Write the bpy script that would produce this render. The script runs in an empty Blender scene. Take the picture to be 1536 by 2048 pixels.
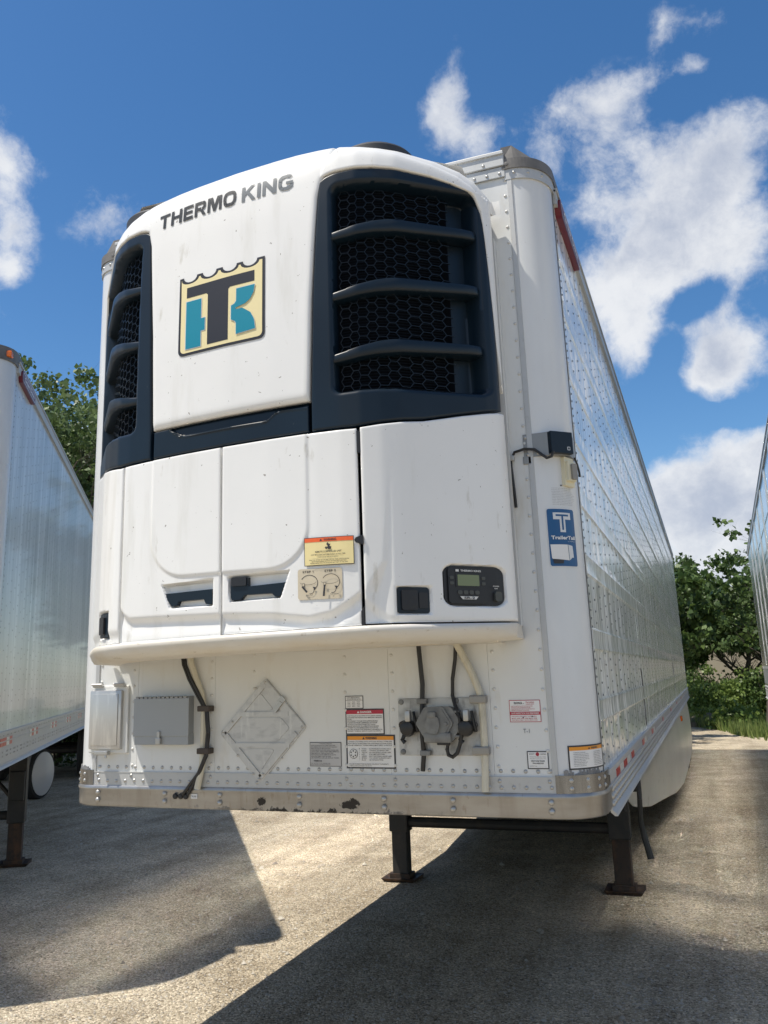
import bpy, bmesh, math, random
import numpy as np
from mathutils import Vector, Matrix, Euler
from mathutils.geometry import tessellate_polygon
R = math.radians
random.seed(7); rng = np.random.default_rng(7)
scn = bpy.context.scene
col = scn.collection

# ------------------------------------------------------------------ camera
cam_d = bpy.data.cameras.new('camera'); cam = bpy.data.objects.new('camera', cam_d); col.objects.link(cam)
cam.matrix_world = Matrix(((0.93078, 0.10956, 0.34987, 1.76), (0.36450, -0.20871, -0.90751, -3.797),
                           (-0.02818, 0.97210, -0.23479, 1.742), (0, 0, 0, 1)))
_r = Vector((0.93, 0.366, -0.028)); _f = Vector((-0.3496, 0.9071, 0.2348)).normalized()
YAW, PIT, ROL = -.368, .237, -.029
_f = Vector((math.sin(YAW)*math.cos(PIT), math.cos(YAW)*math.cos(PIT), math.sin(PIT)))
_r0 = Vector((math.cos(YAW), -math.sin(YAW), 0)); _u0 = _r0.cross(_f)
_r = _r0*math.cos(ROL) + _u0*math.sin(ROL); _u = -_r0*math.sin(ROL) + _u0*math.cos(ROL)
cam.matrix_world = Matrix(((_r.x, _u.x, -_f.x, 1.76), (_r.y, _u.y, -_f.y, -3.797), (_r.z, _u.z, -_f.z, 1.742), (0, 0, 0, 1)))
cam_d.sensor_fit = 'AUTO'; cam_d.sensor_width = 36; cam_d.lens = 1755.7/2048*36
cam_d.shift_x = 59.25/2048; cam_d.shift_y = -96.06/2048
cam_d.clip_end = 2000; cam_d.clip_start = .05
scn.camera = cam

# ------------------------------------------------------------------ sun, sky, exposure
SUN = Vector((.365, .31, -1.0)).normalized()          # the way the light travels
sl = bpy.data.lights.new('sun', 'SUN'); sl.energy = 5.0; sl.angle = R(.55); sl.color = (1, .93, .82)
so = bpy.data.objects.new('sun', sl); col.objects.link(so)
so.rotation_euler = SUN.to_track_quat('-Z', 'Y').to_euler(); so.location = (-20, -17, 50)
scn.view_settings.view_transform = 'Standard'; scn.view_settings.look = 'None'
scn.view_settings.gamma = 1; scn.view_settings.exposure = .14
try: scn.view_settings.use_curve_mapping = False
except Exception: pass
try:
    scn.cycles.max_bounces = 8; scn.cycles.caustics_reflective = True; scn.cycles.blur_glossy = .1
    scn.cycles.sample_clamp_indirect = 0; scn.cycles.use_denoising = True; scn.cycles.use_adaptive_sampling = False
except Exception: pass

CLOUDS = [[0.008,0.899,0.438,-1.11,0.181,0.08,0.079,0.081,1.0],[-0.055,0.921,0.386,-1.171,0.14,0.118,0.057,0.062,0.9],[0.077,0.861,0.502,-1.028,0.234,0.049,0.037,0.046,0.9],[0.043,0.895,0.445,-1.1,0.2,0.053,0.067,0.067,0.9],[-0.045,0.94,0.339,-1.222,0.133,0.097,0.031,0.041,0.7],[-0.062,0.874,0.482,-1.062,0.154,0.156,0.036,0.041,0.8],[0.096,0.905,0.415,-1.131,0.219,-0.004,0.037,0.055,0.5],[0.051,0.945,0.322,-1.238,0.165,0.003,0.046,0.041,1.3],[0.026,0.952,0.303,-1.259,0.15,0.02,0.034,0.029,0.7],[0.033,0.981,0.189,-1.379,0.11,-0.012,0.063,0.053,1.1],[-0.024,0.985,0.169,-1.4,0.09,0.04,0.035,0.04,0.9],[-0.012,0.983,0.184,-1.385,0.097,0.031,0.045,0.045,0.8],[0.006,0.992,0.129,-1.441,0.081,0.004,0.074,0.059,1.1],[0.066,0.972,0.227,-1.34,0.133,-0.037,0.038,0.028,0.7],[0.039,0.996,0.075,-1.495,0.064,-0.034,0.095,0.057,1.0],[0.066,0.988,0.14,-1.43,0.096,-0.053,0.056,0.056,0.9],[-0.179,0.778,0.602,-0.878,0.34,0.496,0.021,0.041,0.55],[-0.194,0.791,0.58,-0.95,0.082,0.299,0.026,0.026,0.6],[-0.162,0.818,0.552,-0.982,0.103,0.264,0.052,0.029,0.62],[-0.052,0.82,0.57,-0.952,-0.187,-0.068,0.06,0.022,0.55],[0.006,0.823,0.568,-0.946,-0.236,-0.174,0.053,0.022,0.62],[-0.028,0.844,0.535,-0.996,0.179,0.148,0.064,0.03,0.6],[0.031,0.791,0.611,-0.893,0.224,0.138,0.013,0.028,0.5],[0.068,0.796,0.602,-0.901,0.248,0.107,0.031,0.018,0.5],[0.06,0.817,0.574,-0.939,0.239,0.098,0.018,0.016,0.6],[0.034,0.928,0.371,-1.184,-0.173,-0.107,0.029,0.017,-0.9],[-0.001,0.946,0.323,-1.239,0.146,0.051,0.025,0.025,-0.8],[-0.032,0.959,0.281,-1.284,0.123,0.069,0.061,0.026,-0.8],[0.046,0.965,0.26,-1.305,0.141,-0.009,0.043,0.014,-0.9],[0.047,0.829,0.557,-0.962,0.227,0.1,0.028,0.023,-0.5],[-0.102,0.849,0.519,-1.02,0.136,0.202,0.021,0.031,0.4],[-0.602,0.613,0.511,-1.026,-0.162,0.679,0.033,0.052,0.9],[-0.624,0.638,0.451,-1.098,-0.144,0.701,0.029,0.043,0.8],[-0.629,0.654,0.42,-1.133,-0.131,0.705,0.019,0.019,0.5],[-0.547,0.686,0.48,-1.067,-0.106,0.614,0.038,0.03,0.5],[-0.648,0.665,0.372,-1.187,-0.118,0.725,0.019,0.029,0.3],[-0.599,0.755,0.269,-1.298,-0.051,0.656,0.031,0.047,0.9],[-0.05,0.953,0.298,-1.265,0.121,0.091,0.021,0.013,0.45]]
world = bpy.data.worlds.new('World'); scn.world = world; world.use_nodes = True
wn, wl = world.node_tree.nodes, world.node_tree.links
wn.clear()
def WN(t, **k):
    n = wn.new(t)
    for a, b in k.items(): setattr(n, a, b)
    return n
def wmath(op, a, b=None, c=None, clamp=False):
    n = WN('ShaderNodeMath', operation=op, use_clamp=clamp)
    for i, v in enumerate((a, b, c)):
        if v is None: continue
        if isinstance(v, (int, float)): n.inputs[i].default_value = v
        else: wl.new(v, n.inputs[i])
    return n.outputs[0]
tc = WN('ShaderNodeTexCoord'); DIR = tc.outputs['Generated']
sky = WN('ShaderNodeTexSky', sky_type='NISHITA'); sky.sun_disc = False
sky.sun_elevation = math.asin(-SUN.z); sky.sun_rotation = math.atan2(-SUN.x, -SUN.y)
sky.altitude = 200; sky.air_density = 1.0; sky.dust_density = .6; sky.ozone_density = 2.5
hs = WN('ShaderNodeHueSaturation'); hs.inputs['Saturation'].default_value = 1.27; hs.inputs['Value'].default_value = 1.34
wl.new(sky.outputs[0], hs.inputs['Color'])
def noise(vec, scale, detail=8, rough=.55, out='Fac', lac=2.0):
    n = WN('ShaderNodeTexNoise'); n.inputs['Scale'].default_value = scale; n.inputs['Detail'].default_value = detail
    n.inputs['Roughness'].default_value = rough; n.inputs['Lacunarity'].default_value = lac
    wl.new(vec, n.inputs['Vector']); return n.outputs[out]
nz = noise(DIR, 5.5, 5, .6, 'Color')
sub = WN('ShaderNodeVectorMath', operation='SUBTRACT'); wl.new(nz, sub.inputs[0]); sub.inputs[1].default_value = (.5, .5, .5)
scl = WN('ShaderNodeVectorMath', operation='SCALE'); wl.new(sub.outputs[0], scl.inputs[0]); scl.inputs['Scale'].default_value = .05
add = WN('ShaderNodeVectorMath', operation='ADD'); wl.new(DIR, add.inputs[0]); wl.new(scl.outputs[0], add.inputs[1])
WD = add.outputs[0]
tot = None
for (cx, cy, cz, ex, ey, ez, rx, ry, w) in CLOUDS:
    m = WN('ShaderNodeMapping', vector_type='TEXTURE'); wl.new(WD, m.inputs['Vector'])
    m.inputs['Location'].default_value = (cx, cy, cz); m.inputs['Rotation'].default_value = (ex, ey, ez)
    m.inputs['Scale'].default_value = (rx*1.36, ry*1.36, .8)
    g = WN('ShaderNodeTexGradient', gradient_type='SPHERICAL'); wl.new(m.outputs[0], g.inputs['Vector'])
    v = wmath('MULTIPLY', g.outputs['Fac'], w)
    tot = v if tot is None else wmath('ADD', tot, v)
# clouds go on over the rest of the sky
wide = noise(DIR, 2.6, 3, .5)
inside = WN('ShaderNodeMapping', vector_type='TEXTURE'); wl.new(DIR, inside.inputs['Vector'])
inside.inputs['Location'].default_value = tuple(_f); inside.inputs['Scale'].default_value = (.75, .75, .75)
gi = WN('ShaderNodeTexGradient', gradient_type='SPHERICAL'); wl.new(inside.outputs[0], gi.inputs['Vector'])
away = wmath('SUBTRACT', 1, wmath('MULTIPLY', gi.outputs['Fac'], 6, clamp=True))
rest = wmath('MULTIPLY', wmath('MULTIPLY', wmath('SUBTRACT', wide, .47), 5.0, clamp=True), away)
tot = wmath('ADD', tot, rest)
fine = noise(WD, 10.5, 13, .66)
dens = wmath('ADD', tot, wmath('MULTIPLY', wmath('SUBTRACT', fine, .5), 2.5))
mask = WN('ShaderNodeMapRange', interpolation_type='SMOOTHSTEP'); wl.new(dens, mask.inputs['Value'])
mask.inputs['From Min'].default_value = .13; mask.inputs['From Max'].default_value = .98
mask2 = wmath('MULTIPLY', mask.outputs[0], wmath('MINIMUM', wmath('MULTIPLY', tot, 6.0), 1.0))
# cloud shading: thick hearts and undersides are greyer
shn = noise(WD, 12.0, 9, .62)
thick = WN('ShaderNodeMapRange', interpolation_type='SMOOTHSTEP'); wl.new(wmath('ADD', wmath('MULTIPLY', dens, .20), wmath('MULTIPLY', shn, .9)), thick.inputs['Value'])
thick.inputs['From Min'].default_value = .50; thick.inputs['From Max'].default_value = .92
cc = WN('ShaderNodeMix', data_type='RGBA'); wl.new(thick.outputs[0], cc.inputs[0])
cc.inputs[6].default_value = (8.3, 8.45, 8.7, 1); cc.inputs[7].default_value = (4.6, 5.1, 6.2, 1)
mx = WN('ShaderNodeMix', data_type='RGBA'); wl.new(wmath('MULTIPLY', mask2, .95), mx.inputs[0])
wl.new(hs.outputs[0], mx.inputs[6]); wl.new(cc.outputs[2], mx.inputs[7])
bg = WN('ShaderNodeBackground'); bg.inputs['Strength'].default_value = .095
wo = WN('ShaderNodeOutputWorld'); wl.new(mx.outputs[2], bg.inputs['Color']); wl.new(bg.outputs[0], wo.inputs['Surface'])
try: world.cycles.sampling_method = 'MANUAL'; world.cycles.sample_map_resolution = 512
except Exception: pass

# ------------------------------------------------------------------ materials
def mat(name, base, rough=.5, metal=0.0, var=None, bump=None, spec=None, coat=0):
    """var: list of (scale xyz, lo, hi, colour) patches mixed in by noise; bump: list of (scale xyz, strength, distance)"""
    m = bpy.data.materials.new(name); m.use_nodes = True
    N, L = m.node_tree.nodes, m.node_tree.links
    b = N['Principled BSDF']; b.inputs['Base Color'].default_value = (*base, 1)
    b.inputs['Roughness'].default_value = rough; b.inputs['Metallic'].default_value = metal
    if spec is not None: b.inputs['Specular IOR Level'].default_value = spec
    if coat: b.inputs['Coat Weight'].default_value = coat; b.inputs['Coat Roughness'].default_value = .05
    t = N.new('ShaderNodeTexCoord')
    def nz(scale, detail=6, rough=.6):
        mp = N.new('ShaderNodeMapping'); mp.inputs['Scale'].default_value = scale if isinstance(scale, tuple) else (scale,)*3
        L.new(t.outputs['Object'], mp.inputs['Vector'])
        n = N.new('ShaderNodeTexNoise'); n.inputs['Scale'].default_value = 1; n.inputs['Detail'].default_value = detail
        n.inputs['Roughness'].default_value = rough; L.new(mp.outputs[0], n.inputs['Vector']); return n.outputs['Fac']
    last = None
    for (sc, lo, hi, c, *k) in (var or []):
        mr = N.new('ShaderNodeMapRange'); mr.inputs['From Min'].default_value = lo; mr.inputs['From Max'].default_value = hi
        mr.inputs['To Max'].default_value = k[0] if k else 1
        L.new(nz(sc), mr.inputs['Value'])
        mixn = N.new('ShaderNodeMix'); mixn.data_type = 'RGBA'; L.new(mr.outputs[0], mixn.inputs[0])
        if last: L.new(last, mixn.inputs[6])
        else: mixn.inputs[6].default_value = (*base, 1)
        mixn.inputs[7].default_value = (*c, 1); last = mixn.outputs[2]
    if last: L.new(last, b.inputs['Base Color'])
    prev = None
    for (sc, st, di) in (bump or []):
        bp = N.new('ShaderNodeBump'); bp.inputs['Strength'].default_value = st; bp.inputs['Distance'].default_value = di
        L.new(nz(sc, 3), bp.inputs['Height'])
        if prev: L.new(prev, bp.inputs['Normal'])
        prev = bp.outputs[0]
    if prev: L.new(prev, b.inputs['Normal'])
    return m
M = {}
M['unit_white'] = mat('unit_white_paint', (.80, .80, .785), .32, var=[((1.2, 1.2, 1.2), .35, .75, (.75, .75, .73)), ((7, 7, 1.0), .56, .75, (.60, .59, .54), .6), ((42, 42, 42), .685, .70, (.16, .13, .10), .8), ((14, 14, 4), .64, .72, (.52, .50, .44), .6)], bump=[((5, 5, 3), .25, .004)])
M['molding'] = mat('dirty_white_molding', (.62, .60, .55), .5, var=[((3, 3, 9), .45, .7, (.58, .53, .44)), ((25, 25, 60), .62, .7, (.4, .35, .28), .7)])
M['navy'] = mat('navy_plastic', (.004, .011, .020), .34, spec=.35, var=[((2, 2, 2), .4, .8, (.006, .016, .028)), ((40, 40, 40), .70, .75, (.06, .07, .08), .5)])
M['black'] = mat('black_plastic', (.012, .013, .016), .45)
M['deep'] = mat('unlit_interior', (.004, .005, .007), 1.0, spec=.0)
M['fin'] = mat('coil_fins', (.006, .009, .014), .8, spec=.1)
M['wire'] = mat('grille_wire', (.008, .014, .022), .35, spec=.35)
M['wall'] = mat('front_wall_white', (.66, .675, .67), .38, var=[((1.4, 1.4, .5), .4, .72, (.60, .61, .60)), ((9, 9, 2.2), .56, .75, (.52, .49, .42), .7), ((70, 70, 70), .69, .73, (.3, .26, .2), .5)], bump=[((2.5, 2.5, 2.5), .3, .006)])
M['post'] = mat('corner_post_paint', (.65, .67, .68), .25, var=[((1.5, 1.5, .6), .4, .7, (.56, .57, .575)), ((50, 50, 50), .70, .74, (.3, .28, .25), .5)], bump=[((4, 4, .6), .25, .004)])
M['side'] = mat('side_sheet_white', (.84, .86, .85), .10, .0, spec=.32, var=[((.8, .8, .35), .42, .68, (.70, .73, .72)), ((9, 3.5, .5), .50, .75, (.50, .53, .52), .6)], bump=[((1, 4.2, 1.3), .7, .022), ((1, 1.1, 1.3), .45, .03)], coat=0)
M['side_lit'] = mat('side_sheet_satin', (.82, .83, .82), .19, .8)
M['side_left'] = mat('side_sheet_reflection_streaks', (.56, .59, .595), .36, .0, spec=.25, var=[((2, 2.2, .35), .45, .62, (.40, .435, .44)), ((4, 9, .35), .52, .64, (.74, .77, .77), .85), ((3, 16, .5), .55, .7, (.33, .36, .365), .6), ((1, 1, .3), .5, .7, (.42, .47, .48))], bump=[((1, 5, .3), .4, .016), ((1, 1.2, 1.0), .3, .02)], coat=.3)  # pale and dark streaks in the colour stand in for reflections on the sheet
M['side_right'] = mat('side_sheet_bright', (.90, .91, .91), .19, .94)
M['alu'] = mat('rail_aluminium', (.46, .47, .47), .52, .3, var=[((3, 3, 12), .45, .75, (.45, .45, .44)), ((40, 40, 40), .6, .75, (.34, .33, .31), .6)])
M['rivet'] = mat('rivet_head', (.42, .42, .41), .38, .7)
M['rivet_white'] = mat('painted_rivet_head', (.58, .58, .56), .35, .1)
M['rivet_dark'] = mat('side_rivet_head', (.05, .058, .065), .55, 0, spec=.2)
M['steel'] = mat('polished_steel_corner', (.31, .32, .335), .24, 1.0, var=[((12, 12, 1.0), .4, .6, (.17, .17, .175))], bump=[((3, 3, 1), .15, .004)])
M['cap'] = mat('corner_cap_grey', (.15, .145, .14), .6, var=[((14, 14, 14), .4, .7, (.10, .098, .096))])
M['grey'] = mat('grey_box_paint', (.30, .32, .34), .4, .2)
M['lid'] = mat('brushed_lid', (.47, .47, .465), .34, .55, var=[((3, 3, 3), .4, .7, (.46, .46, .45)), ((30, 30, 4), .5, .7, (.62, .62, .6))])
M['placard'] = mat('placard_aluminium', (.50, .50, .49), .45, .45, var=[((14, 14, 30), .5, .68, (.40, .40, .40)), ((60, 60, 8), .55, .7, (.62, .62, .6), .7)])
M['dirtplate'] = mat('greasy_plate', (.46, .46, .45), .4, .4, var=[((8, 8, 8), .45, .62, (.28, .28, .27)), ((30, 30, 10), .55, .68, (.14, .14, .14), .8)])
M['socket'] = mat('socket_grey', (.20, .205, .20), .5, .2, var=[((20, 20, 20), .4, .7, (.13, .13, .13))])
M['cable'] = mat('black_cable', (.014, .014, .015), .4)
M['tube'] = mat('cream_hose', (.56, .53, .43), .45, var=[((20, 20, 8), .5, .7, (.40, .37, .29))])
M['chassis'] = mat('chassis_black', (.018, .018, .018), .6, .0, var=[((8, 8, 8), .5, .7, (.04, .032, .026))])
M['rust'] = mat('rusty_leg', (.045, .03, .022), .7, .2, var=[((9, 9, 3), .45, .65, (.10, .05, .026)), ((20, 20, 20), .5, .7, (.02, .018, .016))])
M['tyre'] = mat('tyre', (.02, .02, .02), .8, bump=[((30, 30, 30), .3, .01)])
M['disc'] = mat('white_wheel_disc', (.62, .62, .60), .4, .1)
M['skirt'] = mat('skirt_white', (.55, .56, .54), .3, .1, var=[((1, 1, 1), .4, .7, (.45, .46, .44)), ((14, 14, 14), .62, .7, (.2, .19, .17), .6)], bump=[((1, .8, .8), .3, .03)])
M['red'] = mat('red_reflector', (.42, .015, .012), .3); M['tapewhite'] = mat('white_reflector', (.62, .62, .60), .3)
M['orange'] = mat('amber_lens', (.75, .16, .02), .2); M['badge'] = mat('badge_red', (.13, .008, .018), .35)
M['lblwhite'] = mat('label_white', (.72, .72, .71), .45); M['ink'] = mat('label_ink', (.03, .03, .035), .5)
M['lblred'] = mat('label_red', (.42, .02, .045), .45); M['lblorange'] = mat('label_orange', (.72, .28, .02), .45)
M['lblyellow'] = mat('label_yellow', (.80, .68, .34), .45); M['redorange'] = mat('label_redorange', (.80, .13, .03), .45)
M['beige'] = mat('label_beige', (.58, .51, .38), .5); M['lblgrey'] = mat('label_grey', (.46, .46, .46), .45)
M['greyink'] = mat('thin_grey_ink', (.22, .22, .22), .5)
M['cream'] = mat('logo_cream', (.78, .68, .38), .4); M['teal'] = mat('logo_teal', (.0, .22, .32), .4); M['logoblack'] = mat('logo_black', (.018, .018, .024), .4)
M['txtdark'] = mat('lettering_dark', (.025, .028, .03), .35); M['txtgrey'] = mat('lettering_grey', (.19, .20, .20), .3, .3)
M['blue'] = mat('decal_blue', (.008, .08, .22), .3); M['lightgrey'] = mat('decal_light', (.62, .64, .66), .4)
M['lcd'] = mat('lcd_olive', (.17, .20, .10), .2); M['btn'] = mat('panel_button', (.06, .065, .06), .5)
M['ivory'] = mat('ivory_lamp_housing', (.66, .62, .46), .35); M['lens'] = mat('clear_lens', (.22, .21, .19), .15)
M['boxmetal'] = mat('bracket_metal', (.27, .26, .245), .42, .6, var=[((12, 12, 4), .45, .65, (.28, .27, .25))])
M['rubber'] = mat('fan_rubber', (.03, .032, .035), .55)
M['strap'] = mat('brown_rubber_strap', (.05, .038, .03), .6)
M['marker'] = mat('marker_pen', (.10, .11, .13), .6)

def bolster_mat():
    m = mat('bolster_steel', (.37, .375, .38), .40, .75, var=[((2.2, 2.2, 9), .42, .7, (.28, .275, .265)), ((9, 9, .8), .5, .7, (.25, .235, .215), .7), ((35, 35, 12), .6, .7, (.24, .21, .18), .6)], bump=[((3, 3, 3), .2, .004)])
    N, L = m.node_tree.nodes, m.node_tree.links; b = N['Principled BSDF']
    t = N.new('ShaderNodeTexCoord'); sp = N.new('ShaderNodeSeparateXYZ'); L.new(t.outputs['Object'], sp.inputs[0])
    n = N.new('ShaderNodeTexNoise'); n.inputs['Scale'].default_value = 24; n.inputs['Detail'].default_value = 10; n.inputs['Roughness'].default_value = .72; L.new(t.outputs['Object'], n.inputs['Vector'])
    def ma(op, a, c, cl=False):
        q = N.new('ShaderNodeMath'); q.operation = op; q.use_clamp = cl
        for i, v in enumerate((a, c)):
            if isinstance(v, (int, float)): q.inputs[i].default_value = v
            else: L.new(v, q.inputs[i])
        return q.outputs[0]
    nn = ma('SUBTRACT', n.outputs['Fac'], .5)
    # scraped tar along the bottom edge, strongest left of the middle, and two scuffs
    edge = ma('SUBTRACT', 1.172, sp.outputs['Z']); edge = ma('ADD', ma('MULTIPLY', edge, 60), ma('MULTIPLY', nn, 7))
    cen = ma('SUBTRACT', 1.3, ma('MULTIPLY', ma('ABSOLUTE', ma('SUBTRACT', sp.outputs['X'], .05), 0), 2.2))
    edge = ma('MULTIPLY', ma('MULTIPLY', ma('ADD', edge, -.1), 3, True), ma('ADD', cen, ma('MULTIPLY', nn, 2), True))
    tot_ = edge
    for (x0, z0, rx, rz) in ((.235, 1.197, .052, .026), (-.20, 1.205, .026, .024)):
        dx = ma('DIVIDE', ma('SUBTRACT', sp.outputs['X'], x0), rx); dz = ma('DIVIDE', ma('SUBTRACT', sp.outputs['Z'], z0), rz)
        d2 = ma('ADD', ma('MULTIPLY', dx, dx), ma('MULTIPLY', dz, dz))
        s = ma('ADD', ma('SUBTRACT', 1.0, d2), ma('MULTIPLY', nn, 5.0)); s = ma('MULTIPLY', ma('SUBTRACT', s, .35), 5, True)
        tot_ = ma('MAXIMUM', tot_, s)
    src = b.inputs['Base Color'].links[0].from_socket
    mx = N.new('ShaderNodeMix'); mx.data_type = 'RGBA'; L.new(tot_, mx.inputs[0]); L.new(src, mx.inputs[6]); mx.inputs[7].default_value = (.014, .012, .011, 1)
    L.new(mx.outputs[2], b.inputs['Base Color'])
    L.new(ma('SUBTRACT', .75, ma('MULTIPLY', tot_, .75)), b.inputs['Metallic'])
    L.new(ma('ADD', .34, ma('MULTIPLY', tot_, .3)), b.inputs['Roughness'])
    return m
M['bolster'] = bolster_mat()

def ground_mat():
    m = bpy.data.materials.new('gravel_ground'); m.use_nodes = True
    N, L = m.node_tree.nodes, m.node_tree.links; b = N['Principled BSDF']; b.inputs['Roughness'].default_value = .95
    b.inputs['Specular IOR Level'].default_value = .15
    t = N.new('ShaderNodeTexCoord'); P = t.outputs['Object']
    def nz(s, d=8, r=.6):
        n = N.new('ShaderNodeTexNoise'); n.inputs['Scale'].default_value = s; n.inputs['Detail'].default_value = d; n.inputs['Roughness'].default_value = r
        L.new(P, n.inputs['Vector']); return n.outputs['Fac']
    def vor(s, f='F1'):
        n = N.new('ShaderNodeTexVoronoi'); n.feature = f; n.inputs['Scale'].default_value = s; L.new(P, n.inputs['Vector']); return n
    def ramp(src, *st):
        r = N.new('ShaderNodeValToRGB'); L.new(src, r.inputs[0]); e = r.color_ramp.elements
        while len(e) < len(st): e.new(.5)
        for q, (p, c) in zip(e, st): q.position = p; q.color = (*c, 1)
        return r.outputs[0]
    def mixc(f, a, c, mode='MIX'):
        q = N.new('ShaderNodeMix'); q.data_type = 'RGBA'; q.blend_type = mode
        if isinstance(f, (int, float)): q.inputs[0].default_value = f
        else: L.new(f, q.inputs[0])
        for i, v in ((6, a), (7, c)):
            if isinstance(v, tuple): q.inputs[i].default_value = (*v, 1)
            else: L.new(v, q.inputs[i])
        return q.outputs[2]
    base = ramp(nz(.55, 6), (.3, (.44, .378, .285)), (.5, (.53, .462, .352)), (.7, (.60, .53, .415)))
    sand = ramp(nz(.23, 4), (.42, (0, 0, 0)), (.62, (1, 1, 1)))
    base = mixc(sand, base, (.58, .515, .405))
    v1 = vor(84); v2 = vor(200)
    sep = N.new('ShaderNodeSeparateColor'); L.new(v1.outputs['Color'], sep.inputs[0])
    sep2 = N.new('ShaderNodeSeparateColor'); L.new(v2.outputs['Color'], sep2.inputs[0])
    g1 = ramp(sep.outputs[0], (.0, (.36, .34, .32)), (.16, (.70, .68, .66)), (.7, (1, 1, 1)), (1, (1.42, 1.42, 1.45)))
    g2 = ramp(sep2.outputs[0], (.0, (.6, .59, .57)), (.3, (.92, .91, .9)), (1, (1.15, 1.15, 1.15)))
    c = mixc(1, base, g1, 'MULTIPLY'); c = mixc(1, c, g2, 'MULTIPLY')
    dark = ramp(nz(5, 10, .75), (.54, (1, 1, 1)), (.70, (.74, .72, .68)))
    c = mixc(1, c, dark, 'MULTIPLY')
    big = ramp(nz(1.7, 7, .65), (.36, (.74, .72, .69)), (.6, (1.06, 1.06, 1.05)))
    c = mixc(1, c, big, 'MULTIPLY')
    mp = N.new('ShaderNodeMapping'); mp.inputs['Scale'].default_value = (2.2, .16, 1); mp.inputs['Rotation'].default_value = (0, 0, .25); L.new(P, mp.inputs['Vector'])
    tn = N.new('ShaderNodeTexNoise'); tn.inputs['Scale'].default_value = 1.4; tn.inputs['Detail'].default_value = 7; tn.inputs['Roughness'].default_value = .6; L.new(mp.outputs[0], tn.inputs['Vector'])
    c = mixc(1, c, ramp(tn.outputs['Fac'], (.38, (.80, .79, .77)), (.5, (1, 1, 1)), (.64, (1.08, 1.08, 1.07))), 'MULTIPLY')
    L.new(c, b.inputs['Base Color'])
    def bump(h, s, d, prev=None):
        q = N.new('ShaderNodeBump'); q.inputs['Strength'].default_value = s; q.inputs['Distance'].default_value = d; L.new(h, q.inputs['Height'])
        if prev: L.new(prev, q.inputs['Normal'])
        return q.outputs[0]
    p1 = bump(nz(2.2, 6), .7, .05); p1 = bump(nz(22, 6, .7), .9, .016, p1)
    inv = N.new('ShaderNodeMath'); inv.operation = 'SUBTRACT'; inv.inputs[0].default_value = 1; L.new(v1.outputs['Distance'], inv.inputs[1])
    p1 = bump(inv.outputs[0], .9, .008, p1)
    L.new(p1, b.inputs['Normal'])
    return m
M['ground'] = ground_mat()

def leaf_mat(name, c0, c1):
    m = bpy.data.materials.new(name); m.use_nodes = True
    N, L = m.node_tree.nodes, m.node_tree.links; b = N['Principled BSDF']
    b.inputs['Roughness'].default_value = .45; b.inputs['Specular IOR Level'].default_value = .35
    g = N.new('ShaderNodeNewGeometry'); mx = N.new('ShaderNodeMix'); mx.data_type = 'RGBA'
    L.new(g.outputs['Random Per Island'], mx.inputs[0]); mx.inputs[6].default_value = (*c0, 1); mx.inputs[7].default_value = (*c1, 1)
    L.new(mx.outputs[2], b.inputs['Base Color'])
    tr = N.new('ShaderNodeBsdfTranslucent'); L.new(mx.outputs[2], tr.inputs['Color'])
    ms = N.new('ShaderNodeMixShader'); ms.inputs[0].default_value = .3
    L.new(b.outputs[0], ms.inputs[1]); L.new(tr.outputs[0], ms.inputs[2]); L.new(ms.outputs[0], N['Material Output'].inputs['Surface'])
    return m
M['leaf'] = leaf_mat('cottonwood_leaf', (.060, .105, .034), (.15, .215, .08))
M['leaf2'] = leaf_mat('box_elder_leaf', (.032, .065, .020), (.12, .185, .05))
M['bush'] = leaf_mat('bush_leaf', (.08, .14, .03), (.22, .30, .075))
M['grassblade'] = leaf_mat('grass_blade', (.10, .16, .035), (.26, .31, .10))
M['bark'] = mat('bark', (.09, .075, .06), .9, var=[((6, 6, 2), .4, .7, (.05, .042, .035))], bump=[((12, 12, 3), .8, .03)])
M['verge'] = mat('grassy_soil', (.10, .15, .04), .95, var=[((1.5, 1.5, 1.5), .4, .7, (.15, .15, .07))])
M['soil'] = mat('loose_soil', (.16, .13, .09), .95, var=[((4, 4, 4), .4, .7, (.10, .08, .055))], bump=[((8, 8, 8), .8, .05)])
M['stucco'] = mat('building_wall', (.42, .36, .28), .85, var=[((.5, .5, .5), .4, .7, (.36, .31, .24))])
M['roofing'] = mat('flat_roof', (.2, .19, .18), .8)

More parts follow.
